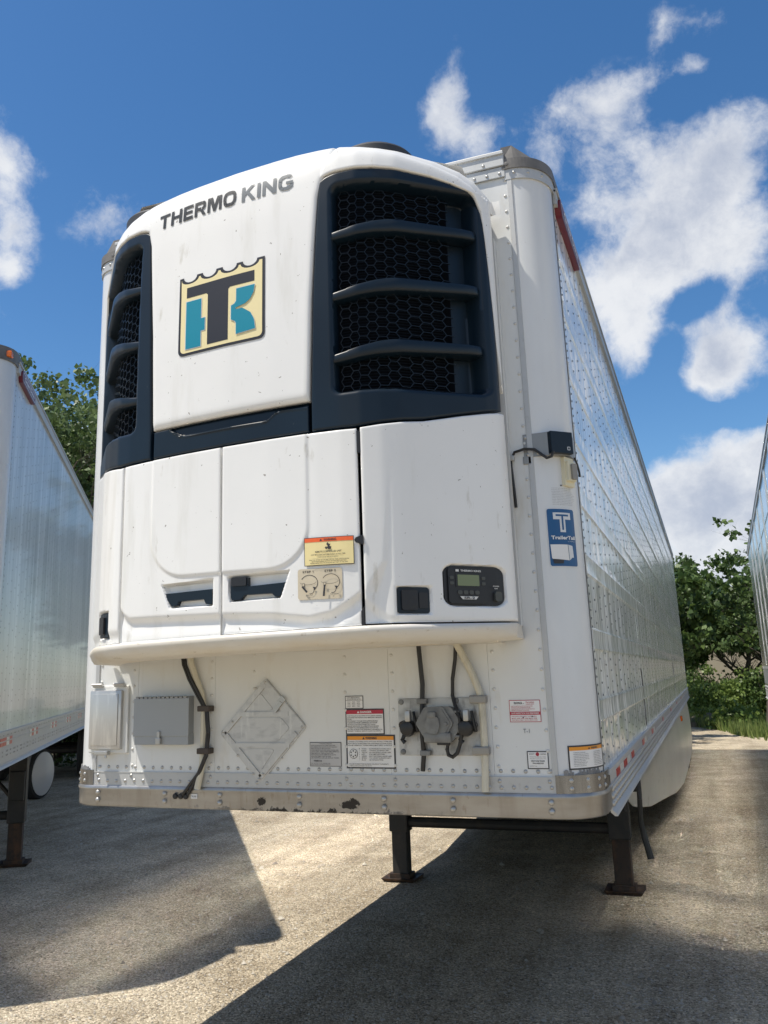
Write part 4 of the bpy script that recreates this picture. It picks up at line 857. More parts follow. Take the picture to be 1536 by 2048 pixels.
def sdbox(x, z, x0, x1, z0, z1, r):
    qx = np.abs(x-(x0+x1)/2)-(x1-x0)/2+r; qz = np.abs(z-(z0+z1)/2)-(z1-z0)/2+r
    return np.hypot(np.maximum(qx, 0), np.maximum(qz, 0))+np.minimum(np.maximum(qx, qz), 0)-r
def sdpoly(x, z, pts, r=0):
    d = np.full(np.shape(x), -9.0)
    for i in range(len(pts)):                              # convex, counter-clockwise
        a, b = pts[i], pts[(i+1) % len(pts)]; l = math.hypot(b[0]-a[0], b[1]-a[1]); nx, nz = (b[1]-a[1])/l, -(b[0]-a[0])/l
        d = np.maximum(d, (x-a[0])*nx+(z-a[1])*nz)
    return d-r
def panel(name, m, parent, x0, x1, z0, z1, off=0.0, disp=None, res=.006, thick=.045, rnd=.006, world=True, **tags):
    fx0 = x0 if callable(x0) else (lambda w: np.full_like(w, x0)); fx1 = x1 if callable(x1) else (lambda w: np.full_like(w, x1))
    fz0 = z0 if callable(z0) else (lambda x: np.full_like(x, z0)); fz1 = z1 if callable(z1) else (lambda x: np.full_like(x, z1))
    wm = np.array([2.8]); W_ = float(fx1(wm)[0]-fx0(wm)[0]); H_ = float(fz1(np.array([float(fx0(wm)[0])*.5+float(fx1(wm)[0])*.5]))[0]-fz0(np.array([float(fx0(wm)[0])*.5+float(fx1(wm)[0])*.5]))[0])
    def params(L_):
        n = max(3, int(L_/res)); d = rnd/L_
        s = np.concatenate([[0, 0, d*.3, d], np.linspace(d, 1-d, n)[1:-1], [1-d, 1-d*.3, 1, 1]])
        o = np.concatenate([[-thick, -rnd, -rnd*.3, 0], np.zeros(n-2), [0, -rnd*.3, -rnd, -thick]]); return s, o
    s, os_ = params(W_); t, ot = params(H_)
    Sg, Tg = np.meshgrid(s, t, indexing='ij'); O = np.minimum(os_[:, None], ot[None, :])
    xm = Sg*0; 
    xa = float(fx0(wm)[0]) + Sg*W_; w = fz0(xa.ravel()).reshape(xa.shape)*(1-Tg) + fz1(xa.ravel()).reshape(xa.shape)*Tg
    x = fx0(w.ravel()).reshape(w.shape)*(1-Sg) + fx1(w.ravel()).reshape(w.shape)*Sg
    w = fz0(x.ravel()).reshape(x.shape)*(1-Tg) + fz1(x.ravel()).reshape(x.shape)*Tg
    D = disp(x, w+(tilt(x, w) if world else 0)) if disp else 0
    P = S(x, w, off + O + np.where(O < -rnd*.5, 0, D))
    mb = MB(); mb.grid(P); return mb.build(name, m, parent, smooth=50, **tags)

def block_text(word, tx=.25, tz=.21, gap=.16):
    """wide bold capitals drawn as polygons in a unit box"""
    def ring(x0, z0, x1, z1, w, h, a0, a1, n=20, p=2.9):
        vs = []; cx, cz, rx, rz = (x0+x1)/2, (z0+z1)/2, (x1-x0)/2, (z1-z0)/2
        def q(a, rx, rz):
            c, s_ = math.cos(a), math.sin(a); return (cx+rx*math.copysign(abs(c)**(2/p), c), cz+rz*math.copysign(abs(s_)**(2/p), s_))
        out = [q(R(a0+(a1-a0)*k/n), rx, rz) for k in range(n+1)]; inn = [q(R(a0+(a1-a0)*k/n), rx-w, rz-h) for k in range(n+1)]
        return [[out[k], out[k+1], inn[k+1], inn[k]] for k in range(n)]
    Rt = lambda a, b, c, d: [(a, b), (c, b), (c, d), (a, d)]
    G = {'T': (1.0, [Rt(0, 1-tz, 1, 1), Rt(.5-tx/2, 0, .5+tx/2, 1-tz)]), 'H': (1.05, [Rt(0, 0, tx, 1), Rt(1.05-tx, 0, 1.05, 1), Rt(tx, .5-tz/2, 1.05-tx, .5+tz/2)]),
         'E': (.92, [Rt(0, 0, tx, 1), Rt(tx, 0, .92, tz), Rt(tx, 1-tz, .92, 1), Rt(tx, .5-tz/2, .86, .5+tz/2)]), 'I': (tx, [Rt(0, 0, tx, 1)]),
         'R': (1.05, [Rt(0, 0, tx, 1), Rt(tx, 1-tz, .66, 1), Rt(tx, .36, .62, .36+tz)] + ring(.30, .36, 1.03, 1, tx, tz, 90, -90, 14)[0:14] + [[(.50, .36), (.78, .36), (1.07, 0), (.78, 0)]]),
         'M': (1.3, [Rt(0, 0, tx*.95, 1), Rt(1.3-tx*.95, 0, 1.3, 1), [(tx*.95, 1), (.44, 1), (.65, .42), (.65, 0), (.55, 0), (tx*.95, .72)], [(.65, .42), (.86, 1), (1.3-tx*.95, 1), (1.3-tx*.95, .72), (.75, 0), (.65, 0)]]),
         'O': (1.15, ring(0, -.02, 1.15, 1.02, tx, tz, 0, 360, 32)), 'K': (1.08, [Rt(0, 0, tx, 1), [(tx, .30), (.42, .47), (.56, .62), (1.04, 1), (.72, 1), (tx, .60)], [(.42, .47), (.80, 0), (1.12, 0), (.56, .62)]]),
         'N': (1.08, [Rt(0, 0, tx, 1), Rt(1.08-tx, 0, 1.08, 1), [(tx, .62), (tx, 1), (1.08-tx, .38), (1.08-tx, 0)]]),
         'G': (1.15, ring(0, -.02, 1.15, 1.02, tx, tz, 38, 322, 28) + [Rt(.60, .34, 1.13, .54), Rt(.92, .10, 1.13, .34)])}
    polys = []; x = 0
    for ch in word:
        w, ps = G[ch]; polys += [[(a+x, b) for a, b in p] for p in ps]; x += w+gap
    W_ = x-gap; v = []; f = []
    for p in polys: f.append(tuple(range(len(v), len(v)+len(p)))); v += [(a/W_, b) for a, b in p]
    return v, f
def unit():
    # black housing behind the doors and the middle panel
    mb = MB()
    X = np.concatenate([np.linspace(-1.055, 1.055, 90)]); Wd = np.linspace(1.93, 2.74, 12); mb.grid(S(X[:, None], Wd[None, :], -.044))
    X2 = np.linspace(-.40, .40, 40); W2 = np.linspace(2.66, WTOP, 60); mb.grid(S(X2[:, None], W2[None, :], -.034))
    for s in (-1, 1): mb.box(min(s*.36, s*.374), max(s*.36, s*.374), -.64, -.0, 2.7, 3.85)
    mb.box(-1.0, 1.0, -.12, .0, 1.93, 2.7)
    U = mb.build('refrigeration_unit', 'deep', main, smooth='all', label='tall cream white cooling unit with navy louvred side grilles on the trailer nose')
    band_top = lambda x: 2.680 + np.interp(np.abs(x), [.56, .79, .92, 1.05], [0, .038, .078, .112])
    # ---- doors
    def uline(x, z):                                   # the shallow raised centre field shared by the two doors
        d = sdbox(x, z, -.362, .362, 2.158, 3.2, .17); return .006*sstep(.007, -.007, d)
    def ledge(x, z):                                   # bottom of the doors tucks in under a soft ledge
        zl = np.interp(x, [-.53, -.505, -.47, -.02, .20, .36, .45, .52, .56], [2.06, 2.03, 2.01, 2.005, 1.995, 1.975, 1.99, 2.03, 2.06])
        return -.016*sstep(.0, .035, zl-z) + .006*sstep(.04, .09, zl-z)
    def pocket(pts, dep, edge=.010):
        return lambda x, z: -dep*sstep(.002, -edge, sdpoly(x, z, pts))
    lp = pocket([(-.262, 2.030), (-.055, 2.030), (-.055, 2.138), (-.302, 2.128)], .030, .008); rp = pocket([(.022, 2.040), (.242, 2.045), (.280, 2.150), (.014, 2.142)], .030, .008)
    lip = lambda pts: (lambda x, z: .003*np.exp(-(sdpoly(x, z, pts)-.004)**2/(.004**2)))
    door_l = panel('access_door', 'unit_white', U, -.526, -.0215, 1.914, band_top, disp=lambda x, z: uline(x, z)+ledge(x, z)+lp(x, z), res=.0055, label='left engine door with pull handle')
    door_r = panel('access_door', 'unit_white', U, -.0125, .562, 1.916, band_top, disp=lambda x, z: uline(x, z)+ledge(x, z)+rp(x, z), res=.0055, label='right engine door with latch handle')
    def bulge(x, z):                                   # right cover: lower corner cut back along a slanting crease
        xb = np.interp(z, [1.93, 2.05, 2.08, 2.17, 2.7], [.575, .576, .587, .641, .686])
        return -.35*np.maximum(0, np.minimum(x-xb, .675-x))*sstep(2.75, 2.3, z) - .012*sstep(.0, .05, np.interp(x, [.57, .66, 1.05], [2.045, 1.965, 1.955])-z)
    lat = pocket([(.680, 1.966), (.784, 1.968), (.788, 2.074), (.680, 2.072)], .014, .004)
    ctl = lambda x, z: -.020*sstep(.003, -.004, sdbox(x, z, .826, 1.022, 2.000, 2.163, .035))
    panel('side_cover', 'unit_white', U, .575, 1.0525, 1.920, band_top, disp=lambda x, z: bulge(x, z)+lat(x, z)+ctl(x, z), res=.0055, label='right cover with latch and control panel')
    slt = pocket([(-.715, 1.927), (-.61, 1.927), (-.61, 2.04), (-.715, 2.04)], .02, .004)
    panel('side_cover', 'unit_white', U, -1.0525, -.536, 1.916, band_top, disp=lambda x, z: slt(x, z) - .012*sstep(0, .05, 1.965-z), res=.0065, label='narrow left cover with latch slot')
    # ---- door furniture
    def slab(name, m, pts, o0, o1, parent=U, edge=.03, **k):
        v, f = sub2d(pts, edge); mb = MB(); mb.add([smap(a, b, o1) for a, b in v], f)
        n = len(pts); mb.add([smap(a, b, o1) for a, b in pts] + [smap(a, b, o0) for a, b in pts], [(i, (i+1) % n, n+(i+1) % n, n+i) for i in range(n)]); return mb.build(name, m, parent, **k)
    slab('door_handle', 'navy', [(-.288, 2.092), (-.280, 2.070), (-.255, 2.040), (-.230, 2.042), (-.222, 2.058), (-.100, 2.060), (-.090, 2.040), (-.062, 2.038), (-.062, 2.098), (-.20, 2.094)], -.032, -.006)
    slab('door_handle', 'navy', [(.026, 2.060), (.030, 2.048), (.068, 2.048), (.085, 2.066), (.205, 2.066), (.218, 2.052), (.240, 2.052), (.262, 2.105), (.100, 2.098), (.100, 2.135), (.028, 2.135), (.026, 2.098)], -.032, -.004)
    slab('door_latch', 'black', rrect(.030, 2.102, .096, 2.137, .006), -.006, .002)
    slab('latch', 'navy', rrect(.684, 1.970, .782, 2.070, .010), -.016, -.006); slab('latch_paddle', 'black', rrect(.696, 1.982, .744, 2.058, .006), -.006, .004); slab('latch_plate', 'black', rrect(.750, 1.990, .776, 2.050, .004), -.007, -.003)
    slab('latch', 'navy', rrect(-.708, 1.932, -.616, 2.036, .01), -.022, -.006); slab('latch_paddle', 'black', rrect(-.695, 1.945, -.645, 2.02, .006), -.006, .004)
    slab('door_pivot', 'black', [(.548, 2.243), (.575, 2.234), (.575, 2.272), (.548, 2.262), (.542, 2.252)], -.01, .006)
    slab('door_stop', 'black', [(.560, 1.926), (.572, 1.926), (.572, 2.0), (.560, 1.98)], -.03, -.002); slab('door_stop', 'black', [(.562, 2.60), (.574, 2.60), (.574, 2.69), (.562, 2.69)], -.03, -.002)
    # control panel
    slab('control_panel', 'black', rrect(.829, 2.003, 1.019, 2.160, .032, 6), -.022, -.008)
    slab('panel_face', 'black', rrect(.840, 2.010, .962, 2.152, .012), -.010, -.001)
    slab('screen_bezel', 'black', rrect(.862, 2.075, .942, 2.130, .004), -.002, .001); slab('screen', 'lcd', rrect(.868, 2.080, .936, 2.124, .002), 0, .0022)
    for x, z in ((.850, 2.112), (.850, 2.090), (.950, 2.112), (.950, 2.090)): slab('button', 'btn', rrect(x-.006, z-.006, x+.006, z+.006, .003), -.002, .002)
    for x in (.874, .892, .910, .928): slab('button', 'btn', rrect(x-.0072, 2.046, x+.0072, 2.062, .006), -.002, .002)
    slab('switch', 'btn', rrect(.985, 2.020, 1.006, 2.060, .009), -.012, .004)
    decal('panel_lettering', U, smap, [('t', 'THERMO KING', .877, 2.136, .942, 2.144, 'tapewhite', .03), ('r', .862, 2.1355, .872, 2.1445, 'tapewhite'), ('p', [(.880, 2.026), (.922, 2.026), (.930, 2.038), (.872, 2.038)], 'tapewhite'), ('t', 'SR-2', .884, 2.0275, .918, 2.0365, 'ink', .03), ('t', 'POWER', .978, 2.078, .998, 2.083, 'tapewhite', .02), ('t', 'ON', .982, 2.069, .992, 2.074, 'tapewhite', .02)], base=.0035)
    # stickers
    it = [('r', .346, 2.160, .541, 2.270, 'ink'), ('r', .3485, 2.1625, .5385, 2.2675, 'lblyellow'), ('r', .3485, 2.252, .5385, 2.2675, 'redorange'), ('t', 'WARNING', .425, 2.2555, .475, 2.264, 'ink', .03), ('p', [(.409, 2.2555), (.419, 2.2555), (.414, 2.264)], 'ink'),
          ('p', [(.440, 2.249), (.447, 2.241), (.452, 2.243), (.449, 2.233), (.456, 2.230), (.453, 2.222), (.444, 2.221), (.438, 2.227), (.441, 2.235), (.436, 2.241)], 'ink'), ('p', [(.430, 2.229), (.436, 2.233), (.440, 2.224), (.434, 2.221)], 'ink'),
          ('t', 'REMOTE CONTROLLED UNIT', .392, 2.209, .495, 2.216, 'ink', .02), ('t', 'UNIT MAY START AUTOMATICALLY AT ANY TIME.', .375, 2.199, .510, 2.204, 'ink', .012), ('t', 'CAN CAUSE SERIOUS INJURY.', .402, 2.189, .484, 2.193, 'ink', .012),
          ('t', 'PRESS THE OFF KEY ON THE HMI CONTROL PANEL AND PLACE THE', .368, 2.179, .522, 2.183, 'ink', .012), ('t', 'MICROPROCESSOR SWITCH IN THE OFF POSITION', .378, 2.173, .512, 2.177, 'ink', .012), ('t', 'BEFORE INSPECTING OR SERVICING ANY PART OF THE UNIT', .372, 2.167, .518, 2.171, 'ink', .012)]
    decal('remote_unit_label', U, smap, it, edge=.04, base=.006)
    it = [('r', .317, 2.032, .494, 2.150, 'beige', .010), ('t', 'STEP 1', .337, 2.135, .381, 2.143, 'ink', .02), ('t', 'STEP 2', .425, 2.135, .470, 2.143, 'ink', .02)]
    for x0 in (.325, .412):
        arc = [(x0+.038+.036*math.cos(R(a)), 2.095+.032*math.sin(R(a))) for a in range(150, -60, -12)]; it.append(('p', arc + [(x0+.038+(a-x0-.038)*.93, 2.095+(b-2.095)*.93) for a, b in arc[::-1]], 'ink'))
        arc = [(x0+.034+.034*math.cos(R(a)), 2.100+.012*math.sin(R(a))) for a in range(180, 361, 18)]; it.append(('p', arc + [(a, b+.0013) for a, b in arc[::-1]], 'ink'))
        it.append(('p', [(x0+.010, 2.095), (x0+.020, 2.095), (x0+.020, 2.082), (x0+.010, 2.083)], 'ink')); it.append(('p', [(x0+.0115, 2.0935), (x0+.0185, 2.0935), (x0+.0185, 2.0835), (x0+.0115, 2.0845)], 'beige'))
        arc = [(x0+.045+.015*math.cos(R(a)), 2.068+.016*math.sin(R(a))) for a in range(-110, 30, 14)]; it.append(('p', arc + [(x0+.045+(a-x0-.045)*.84, 2.068+(b-2.068)*.84) for a, b in arc[::-1]], 'ink'))
        it.append(('p', [(x0+.053, 2.080), (x0+.065, 2.078), (x0+.062, 2.066)], 'ink'))
    it += [('p', [(.335, 2.080), (.340, 2.085), (.360, 2.062), (.354, 2.057)], 'ink'), ('p', [(.424, 2.085), (.431, 2.085), (.427, 2.042), (.419, 2.042)], 'ink'), ('t', 'PULL OUT', .355, 2.046, .382, 2.050, 'ink', .02), ('t', '90', .366, 2.038, .372, 2.042, 'ink', .02), ('t', 'TURN DOWN', .448, 2.046, .481, 2.050, 'ink', .02), ('t', '90', .458, 2.038, .464, 2.042, 'ink', .02)]
    decal('step_label', U, smap, it, edge=.04, base=.003)
    # ---- dark band under the middle panel with its scooped grip line
    xbp = lambda w: np.interp(w, [2.8, 3.25, 3.5, 3.72, 3.80, 3.845, 3.95, 4.5], [.373, .388, .404, .420, .440, .468, .480, .482])
    def scoop(x, z):
        zl = np.interp(x, [-.30, -.275, -.235, -.215, .16, .185, .225, .25, .4], [2.81, 2.788, 2.762, 2.758, 2.768, 2.772, 2.803, 2.808, 2.812])
        return -.014*sstep(-.004, .004, z-zl) + .0025*np.exp(-((z-zl+.005)/.004)**2)
    panel('grip_band', 'navy', U, -.368, .368, lambda x: band_top(x)+.010, 2.808, off=-.006, disp=scoop, res=.005, rnd=.004)
    panel('front_panel', 'unit_white', U, lambda w: -xbp(w), xbp, 2.817, WTOP-.02, off=.002, disp=lambda x, z: -.006*sstep(.04, 0, z-2.812), world=False, res=.012, rnd=.014, label='cream white middle panel with lettering and logo')
    # lettering: extended bold capitals bending with the panel, drawn 2 mm proud
    zc = lambda x: 3.797 + .045*(x+.39)
    def tmap(x, z, off): return smap(x, z, off)
    gx0, gx1 = -.372, .012; g = []
    def word(wd, x0, x1, m):
        v, f = block_text(wd); mb = MB(); bm = bmesh.new(); vv = [bm.verts.new((x0+a*(x1-x0), 3.790-.03*max(0, x0-.03)+b*.086, 0)) for a, b in v]
        for fi, q in enumerate(f):
            for i in q: vv[i].co.z = (fi % 4)*.00035
            try: bm.faces.new([vv[i] for i in q])
            except ValueError: pass
        for _i in range(3): bmesh.ops.subdivide_edges(bm, edges=[e for e in bm.edges if e.calc_length() > .02], cuts=1); bmesh.ops.triangulate(bm, faces=list(bm.faces))
        bm.verts.index_update(); pts = [umap(q.co.x, q.co.y, .0042+q.co.z) for q in bm.verts]; f = [[q.index for q in g.verts] for g in bm.faces]; bm.free()
        mb.add(pts, f); return mb.build('lettering', m, U)
    word('THERMO', -.372, .036, 'txtdark'); word('KING', .064, .311, 'txtgrey')
    # logo plate
    lx0, lx1, lz0, lz1 = -.240, .184, 3.122, 3.496
    def outline(x0, x1, z0, z1, r, scal, n=4):
        pts = []
        for cx_, cz_, a0 in ((x0+r, z0+r, 180), (x1-r, z0+r, 270)):
            for k in range(5): a = R(a0+90*k/4); pts.append((cx_+r*math.cos(a), cz_+r*math.sin(a)))
        pts.append((x1, z1)); xl, xr = lx0, lx1
        for fr in (.832, .600, .362, .130):
            c = xl+(xr-xl)*fr; rx, rz = .0345+scal, .027+scal*.9-(lz1-z1)
            for k in range(0, 11): a = R(-180*k/10); pts.append((c+rx*math.cos(a), z1+rz*math.sin(a)))
        pts.append((x0, z1)); return pts
    W_ = 'unit_white'
    it = [('p', outline(lx0, lx1, lz0, lz1, .026, 0), 'logoblack'), ('p', outline(lx0+.012, lx1-.012, lz0+.012, lz1-.012, .020, .0105), 'cream'),
          ('p', [(-.200, 3.442), (-.200, 3.392), (-.100, 3.392), (-.092, 3.384), (-.092, 3.150), (.010, 3.150), (.010, 3.384), (.018, 3.392), (.135, 3.392), (.135, 3.442)], 'logoblack'),
          ('p', [(-.203, 3.376), (-.203, 3.147), (-.121, 3.147), (-.121, 3.218), (-.101, 3.218), (-.101, 3.282), (-.121, 3.282), (-.121, 3.376)], 'lightgrey'), ('p', [(-.2, 3.373), (-.2, 3.150), (-.124, 3.150), (-.124, 3.221), (-.104, 3.221), (-.104, 3.279), (-.124, 3.279), (-.124, 3.373)], 'teal')]
    kp = [(.050, 3.374), (.138, 3.374)] + [(.138-.062*(1-math.cos(R(a))), 3.374-.082*math.sin(R(a))) for a in (25, 50, 75, 90)] + [(.048, 3.286), (.048, 3.278), (.080, 3.278)] + [(.080+.060*math.sin(R(a)), 3.180+.090*math.cos(R(a))) for a in (15, 40, 65, 90)] + [(.140, 3.172), (.050, 3.165), (.050, 3.215), (.044, 3.226), (.026, 3.236), (.026, 3.300), (.042, 3.306), (.050, 3.318)]
    kc = (.085, 3.27); it += [('p', [(kc[0]+(a-kc[0])*1.045, kc[1]+(b-kc[1])*1.025) for a, b in kp], 'lightgrey'), ('p', kp, 'teal')]
    decal('logo', U, umap, it, edge=.03, base=.0045)
    # ---- navy grille frames, louvres, mesh, white top covers, right then left
    fxr = [(.30, 3.64), (.392, 3.66), (.402, 3.73), (.414, 3.765), (.431, 3.793), (.455, 3.811), (.487, 3.822), (.56, 3.834), (.68, 3.845), (.745, 3.853), (.848, 3.860), (.918, 3.850), (.971, 3.819), (1.005, 3.775), (1.025, 3.70), (1.035, 3.5), (1.043, 3.2), (1.048, 2.95), (1.06, 2.8)]
    ztop = lambda x: np.interp(np.abs(x), [a for a, b in fxr], [b for a, b in fxr])
    for s in (1, -1):
        def opening(x, w):
            a = np.abs(x); d = sdbox(a, w-(a-.48)*.06, .476, 1.016, 2.830, 3.762, .035)
            return -.088*sstep(.0, -.020, d) - .006*sstep(.012, .0, d)
        xo0 = (lambda w: xbp(w)+.010) if s > 0 else (lambda w: np.full_like(w, -1.047))
        xo1 = (lambda w: np.full_like(w, 1.047)) if s > 0 else (lambda w: -xbp(w)-.010)
        F = panel('grille_frame', 'navy', U, xo0, xo1, lambda x: band_top(x)+.010, lambda x: ztop(x), off=-.002, disp=opening, res=.0055, rnd=.005, world=False)
        # white cover over the frame, running back over the top
        panel('top_cover', 'unit_white', U, (lambda w: xbp(w)+.008) if s > 0 else (lambda w: np.full_like(w, -1.0535)), (lambda w: np.full_like(w, 1.0535)) if s > 0 else (lambda w: -xbp(w)-.008),
              lambda x: ztop(x)+.010, WTOP-.02, off=.003, res=.008, rnd=.008)
        # mesh backing, fins and wires
        Xg = np.linspace(.482, .930, 60); Wg = np.linspace(0, 1, 60)
        lo = lambda x: 2.836+(x-.48)*.06; hi = lambda x: 3.756+(x-.48)*.06
        XX = np.repeat(Xg[:, None], 60, 1); WW = lo(XX)*(1-Wg)+hi(XX)*Wg
        mb = MB(); mb.grid(S(s*XX, WW, -.074)); mb.build('coil', 'deep', U, smooth='all')
        mb = MB()
        for k in range(76):
            t = (k+.5)/76; xs = Xg[::5]; ws = lo(xs)*(1-t)+hi(xs)*t; a = S(s*xs, ws+.0022, -.070); b = S(s*xs, ws-.0022, -.070)
            n = len(xs); mb.add(np.concatenate([a, b]).tolist(), [(i, i+1, n+i+1, n+i) for i in range(n-1)])
        mb.build('coil_fin', 'fin', U, kind='stuff')
        mb = MB(); pw, ph = .0515, .0420
        def wire(a, b):
            (xa, za), (xb, zb_) = a, b
            if not (.484 < xa < .928 and .484 < xb < .928): return
            if not (lo(xa)+.002 < za < hi(xa)-.002 and lo(xb)+.002 < zb_ < hi(xb)-.002): return
            l = math.hypot(xb-xa, zb_-za); nx, nz = -(zb_-za)/l*.0012, (xb-xa)/l*.0012
            q = [(xa-nx, za-nz), (xb-nx, zb_-nz), (xb+nx, zb_+nz), (xa+nx, za+nz)]
            mb.add([umap(s*u, v, -.052) for u, v in q] + [umap(s*u, v, -.060) for u, v in q], [(0, 1, 2, 3), (0, 4, 5, 1), (2, 6, 7, 3)])
        for i in range(0, 14):
            for j in range(0, 27):
                cx = .49+i*pw*.75; cz = 2.83+j*ph+(ph/2 if i % 2 else 0); hx = [(cx+pw/2*math.cos(R(60*k)), cz+ph/2/.866*math.sin(R(60*k))) for k in range(6)]
                for k in (0, 1, 2): wire(hx[k], hx[k+1])
        mb.build('grille_mesh', 'wire', U)
        # rim round the mesh
        for j, (zk, xk, hk) in enumerate(((((3.525, 3.570, 3.600)), 0, (.019, .030, .022)), (((3.249, 3.300, 3.338)), 0, (.020, .031, .022)), (((2.979, 3.030, 3.062)), 0, (.020, .031, .022)))):
            xs = np.linspace(.472, 1.020, 46); zc_ = np.interp(xs, [.49, .70, 1.0], zk); zc_ = np.convolve(np.pad(zc_, 5, 'edge'), np.ones(11)/11, 'valid')
            hh = np.interp(xs, [.49, .70, 1.0], hk)
            oo = np.interp(xs, [.472, .55, .96, 1.0, 1.02], [-.012, -.008, -.008, -.014, -.03])
            rings = []
            for (u, v) in ((-1.0, -.080), (-1.0, -.016), (-.86, -.004), (-.6, 0), (.55, 0), (.86, -.003), (1.0, -.014), (1.0, -.080)):
                rings.append(S(s*xs, zc_+u*hh - (0.012 if v > -.02 else 0)*0, oo+v))
            P = np.stack(rings, 1); mb = MB(); mb.grid(P); mb.build('louvre', 'navy', U, smooth=50)
    # bottom moulding, a worn rounded sill
    prof = [(-.10, 1.906), (.004, 1.913), (.014, 1.909), (.019, 1.900), (.017, 1.888), (.006, 1.870), (-.012, 1.854), (-.034, 1.846), (-.20, 1.842)]
    xs = np.concatenate([np.linspace(-1.046, 1.046, 120)]); P = np.zeros((len(xs), len(prof), 3))
    for j, (o, z) in enumerate(prof):
        p = S(xs, np.full_like(xs, 1.95), o*np.clip((1.056-np.abs(xs))/.12, .15, 1) if o > -.05 else 0.0); 
        if o < -.05: p[:, 1] = np.minimum(p[:, 1]-o, -.004)
        P[:, j] = p; P[:, j, 2] = z + xs*.022 + (.010*np.clip((np.abs(xs)-.85)/.2, 0, 1)**2 if z < 1.87 else 0)
    mb = MB(); mb.grid(P)
    for e in (0, -1): mb.add(P[e].tolist(), [tuple(range(len(prof)))])
    mb.build('bottom_moulding', 'molding', U, smooth=60)
    mb = MB(); mb.box(-.96, .96, -.12, -.002, 1.862, 1.93); mb.box(-.7, .7, -.55, -.1, 1.865, 1.90); mb.build('base_frame', 'molding', U)
    # fan rings on the top
    for s in (-1, 1):
        mb = MB(); mb.lathe([(.19, 3.98), (.19, 4.035), (.18, 4.048), (.158, 4.064), (.145, 4.068), (.13, 4.064), (.125, 4.04), (.05, 4.04), (.04, 4.05), (.01, 4.052)], 'z', (s*.57, -.34, s*.025-.014+min(0, s)*.012), 36); mb.build('fan_ring', 'rubber', U, smooth=True)
    # body shell under the top: closes the unit against the wall
    mb = MB(); mb.box(-1.045, 1.045, -.045, -.002, 1.93, 3.72); mb.build('back_shell', 'wall', U)
    mb = MB(); mb.add([(-.95, -.01, 4.025), (.95, -.01, 4.025), (.95, -.2, 4.03), (.6, -.5, 4.03), (-.6, -.5, 4.03), (-.95, -.2, 4.03)], [(0, 1, 2, 3, 4, 5)]); mb.build('top_plate', 'unit_white', U)
unit()

# ================================================================== NEIGHBOUR TRAILERS
def left_trailer():
    th = R(32.6); C = Vector((-2.64, .85, 0)); n = Vector((math.cos(th), math.sin(th), 0)); c = C - n*1.3
    T = tag(empty('box_trailer', (c.x, c.y, 0), th), 'grey-white box trailer on the left, angled away, red and white tape along its rail', 'trailer')
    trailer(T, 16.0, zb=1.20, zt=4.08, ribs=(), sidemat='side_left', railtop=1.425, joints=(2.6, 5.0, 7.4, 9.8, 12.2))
    underbody(T, 16.0, 1.20, 12.4, legy=3.68)
    mb = MB(); mb.bbox(-1.13, 1.13, 0, .03, 1.25, 4.06, .003); mb.build('front_sheet', 'wall', T)
    mb = MB(); corner_strip(mb, 1, 1.20, 1.43, .008, .01, 16, y1=.33, x1=1.1); corner_strip(mb, -1, 1.20, 1.43, .008, .01, 16, y1=.33, x1=1.1); mb.box(-1.1, 1.1, -.008, .02, 1.2, 1.43); mb.build('bolster_plate', 'bolster', T)
    for s in (-1, 1):
        mb = MB(); corner_strip(mb, s, 4.03, 4.13, .012, .05, 16, y1=.40, x1=XS-.03); mb.build('corner_cap', 'cap', T)
    mb = MB(); a = arc_pt(R(52), 1, .012); mb.bbox(a[0]-.02, a[0]+.018, a[1]-.03, a[1]+.05, 4.055, 4.10, .01); mb.build('marker_lamp', 'orange', T)
    mb = MB(); mb.bbox(-1.13, 1.13, -.015, .05, 4.05, 4.13, .004); mb.build('front_top_rail', 'alu', T)
    badge(T, .30, .93, 3.955, 4.05, 'Great Dane')
    for s in (1,):
        mb = MB(); mb.box(1.30, 1.304, CY+.03, 15.9, 3.985, 3.995); mb.build('rail_bead', 'alu', T)
    pts = [(1.3002, y, z) for y in np.arange(.25, 15.9, .30) for z in np.arange(1.48, 3.96, .078)] + [(1.3002, .24, z) for z in np.arange(1.46, 3.96, .04)] + [(1.3002, y, z) for y in np.arange(.40, 15.8, .30) for z in np.arange(1.52, 3.96, .156)]
    rivets('side_rivet', T, 'greyink', pts, (1, 0, 0), .0055, .0022, 6)
    pts = [(1.3092, y+dy, z) for y in np.arange(.4, 15.8, .305) for dy in (0, .045, .16) for z in (1.405, 1.29, 1.262)]
    rivets('rail_rivet', T, 'rivet', pts, (1, 0, 0), .009, .005, 6)
    for y in (.45, 1.72, 2.98, 4.22, 5.42, 6.7, 8.0):
        for k, m in enumerate(('tapewhite', 'red', 'tapewhite', 'red')):
            if y < 1 and k == 0: m = 'red'
            mb = MB(); mb.box(1.309, 1.3125, y+k*.115, y+k*.115+.112, 1.330, 1.385); mb.build('reflective_tape', m, T)
    mb = MB(); mb.box(1.306, 1.314, .38, 2.2, 1.172, 1.21); mb.build('landing_gear_plate', 'alu', T)
    # cooling unit on its nose: stands out of the frame, its shadow falls into it
    mb = MB(); X = np.linspace(-1.055, 1.055, 40); Wd = np.linspace(1.9, WTOP, 40); mb.grid(S(X[:, None], Wd[None, :], .0)); mb.box(-1.0, 1.0, -.3, -.001, 1.88, 1.95); mb.box(-1.05, 1.05, -.16, -.001, 1.95, 3.95); mb.box(-.9, .9, -.3, .02, 3.9, 4.03); mb.build('refrigeration_unit', 'unit_white', T, smooth='all')
    # lettering finger-written in the dust
    mp = lambda u, v, off: (1.3+off, u, v)
    return T
LT = left_trailer()
th = R(32.6)
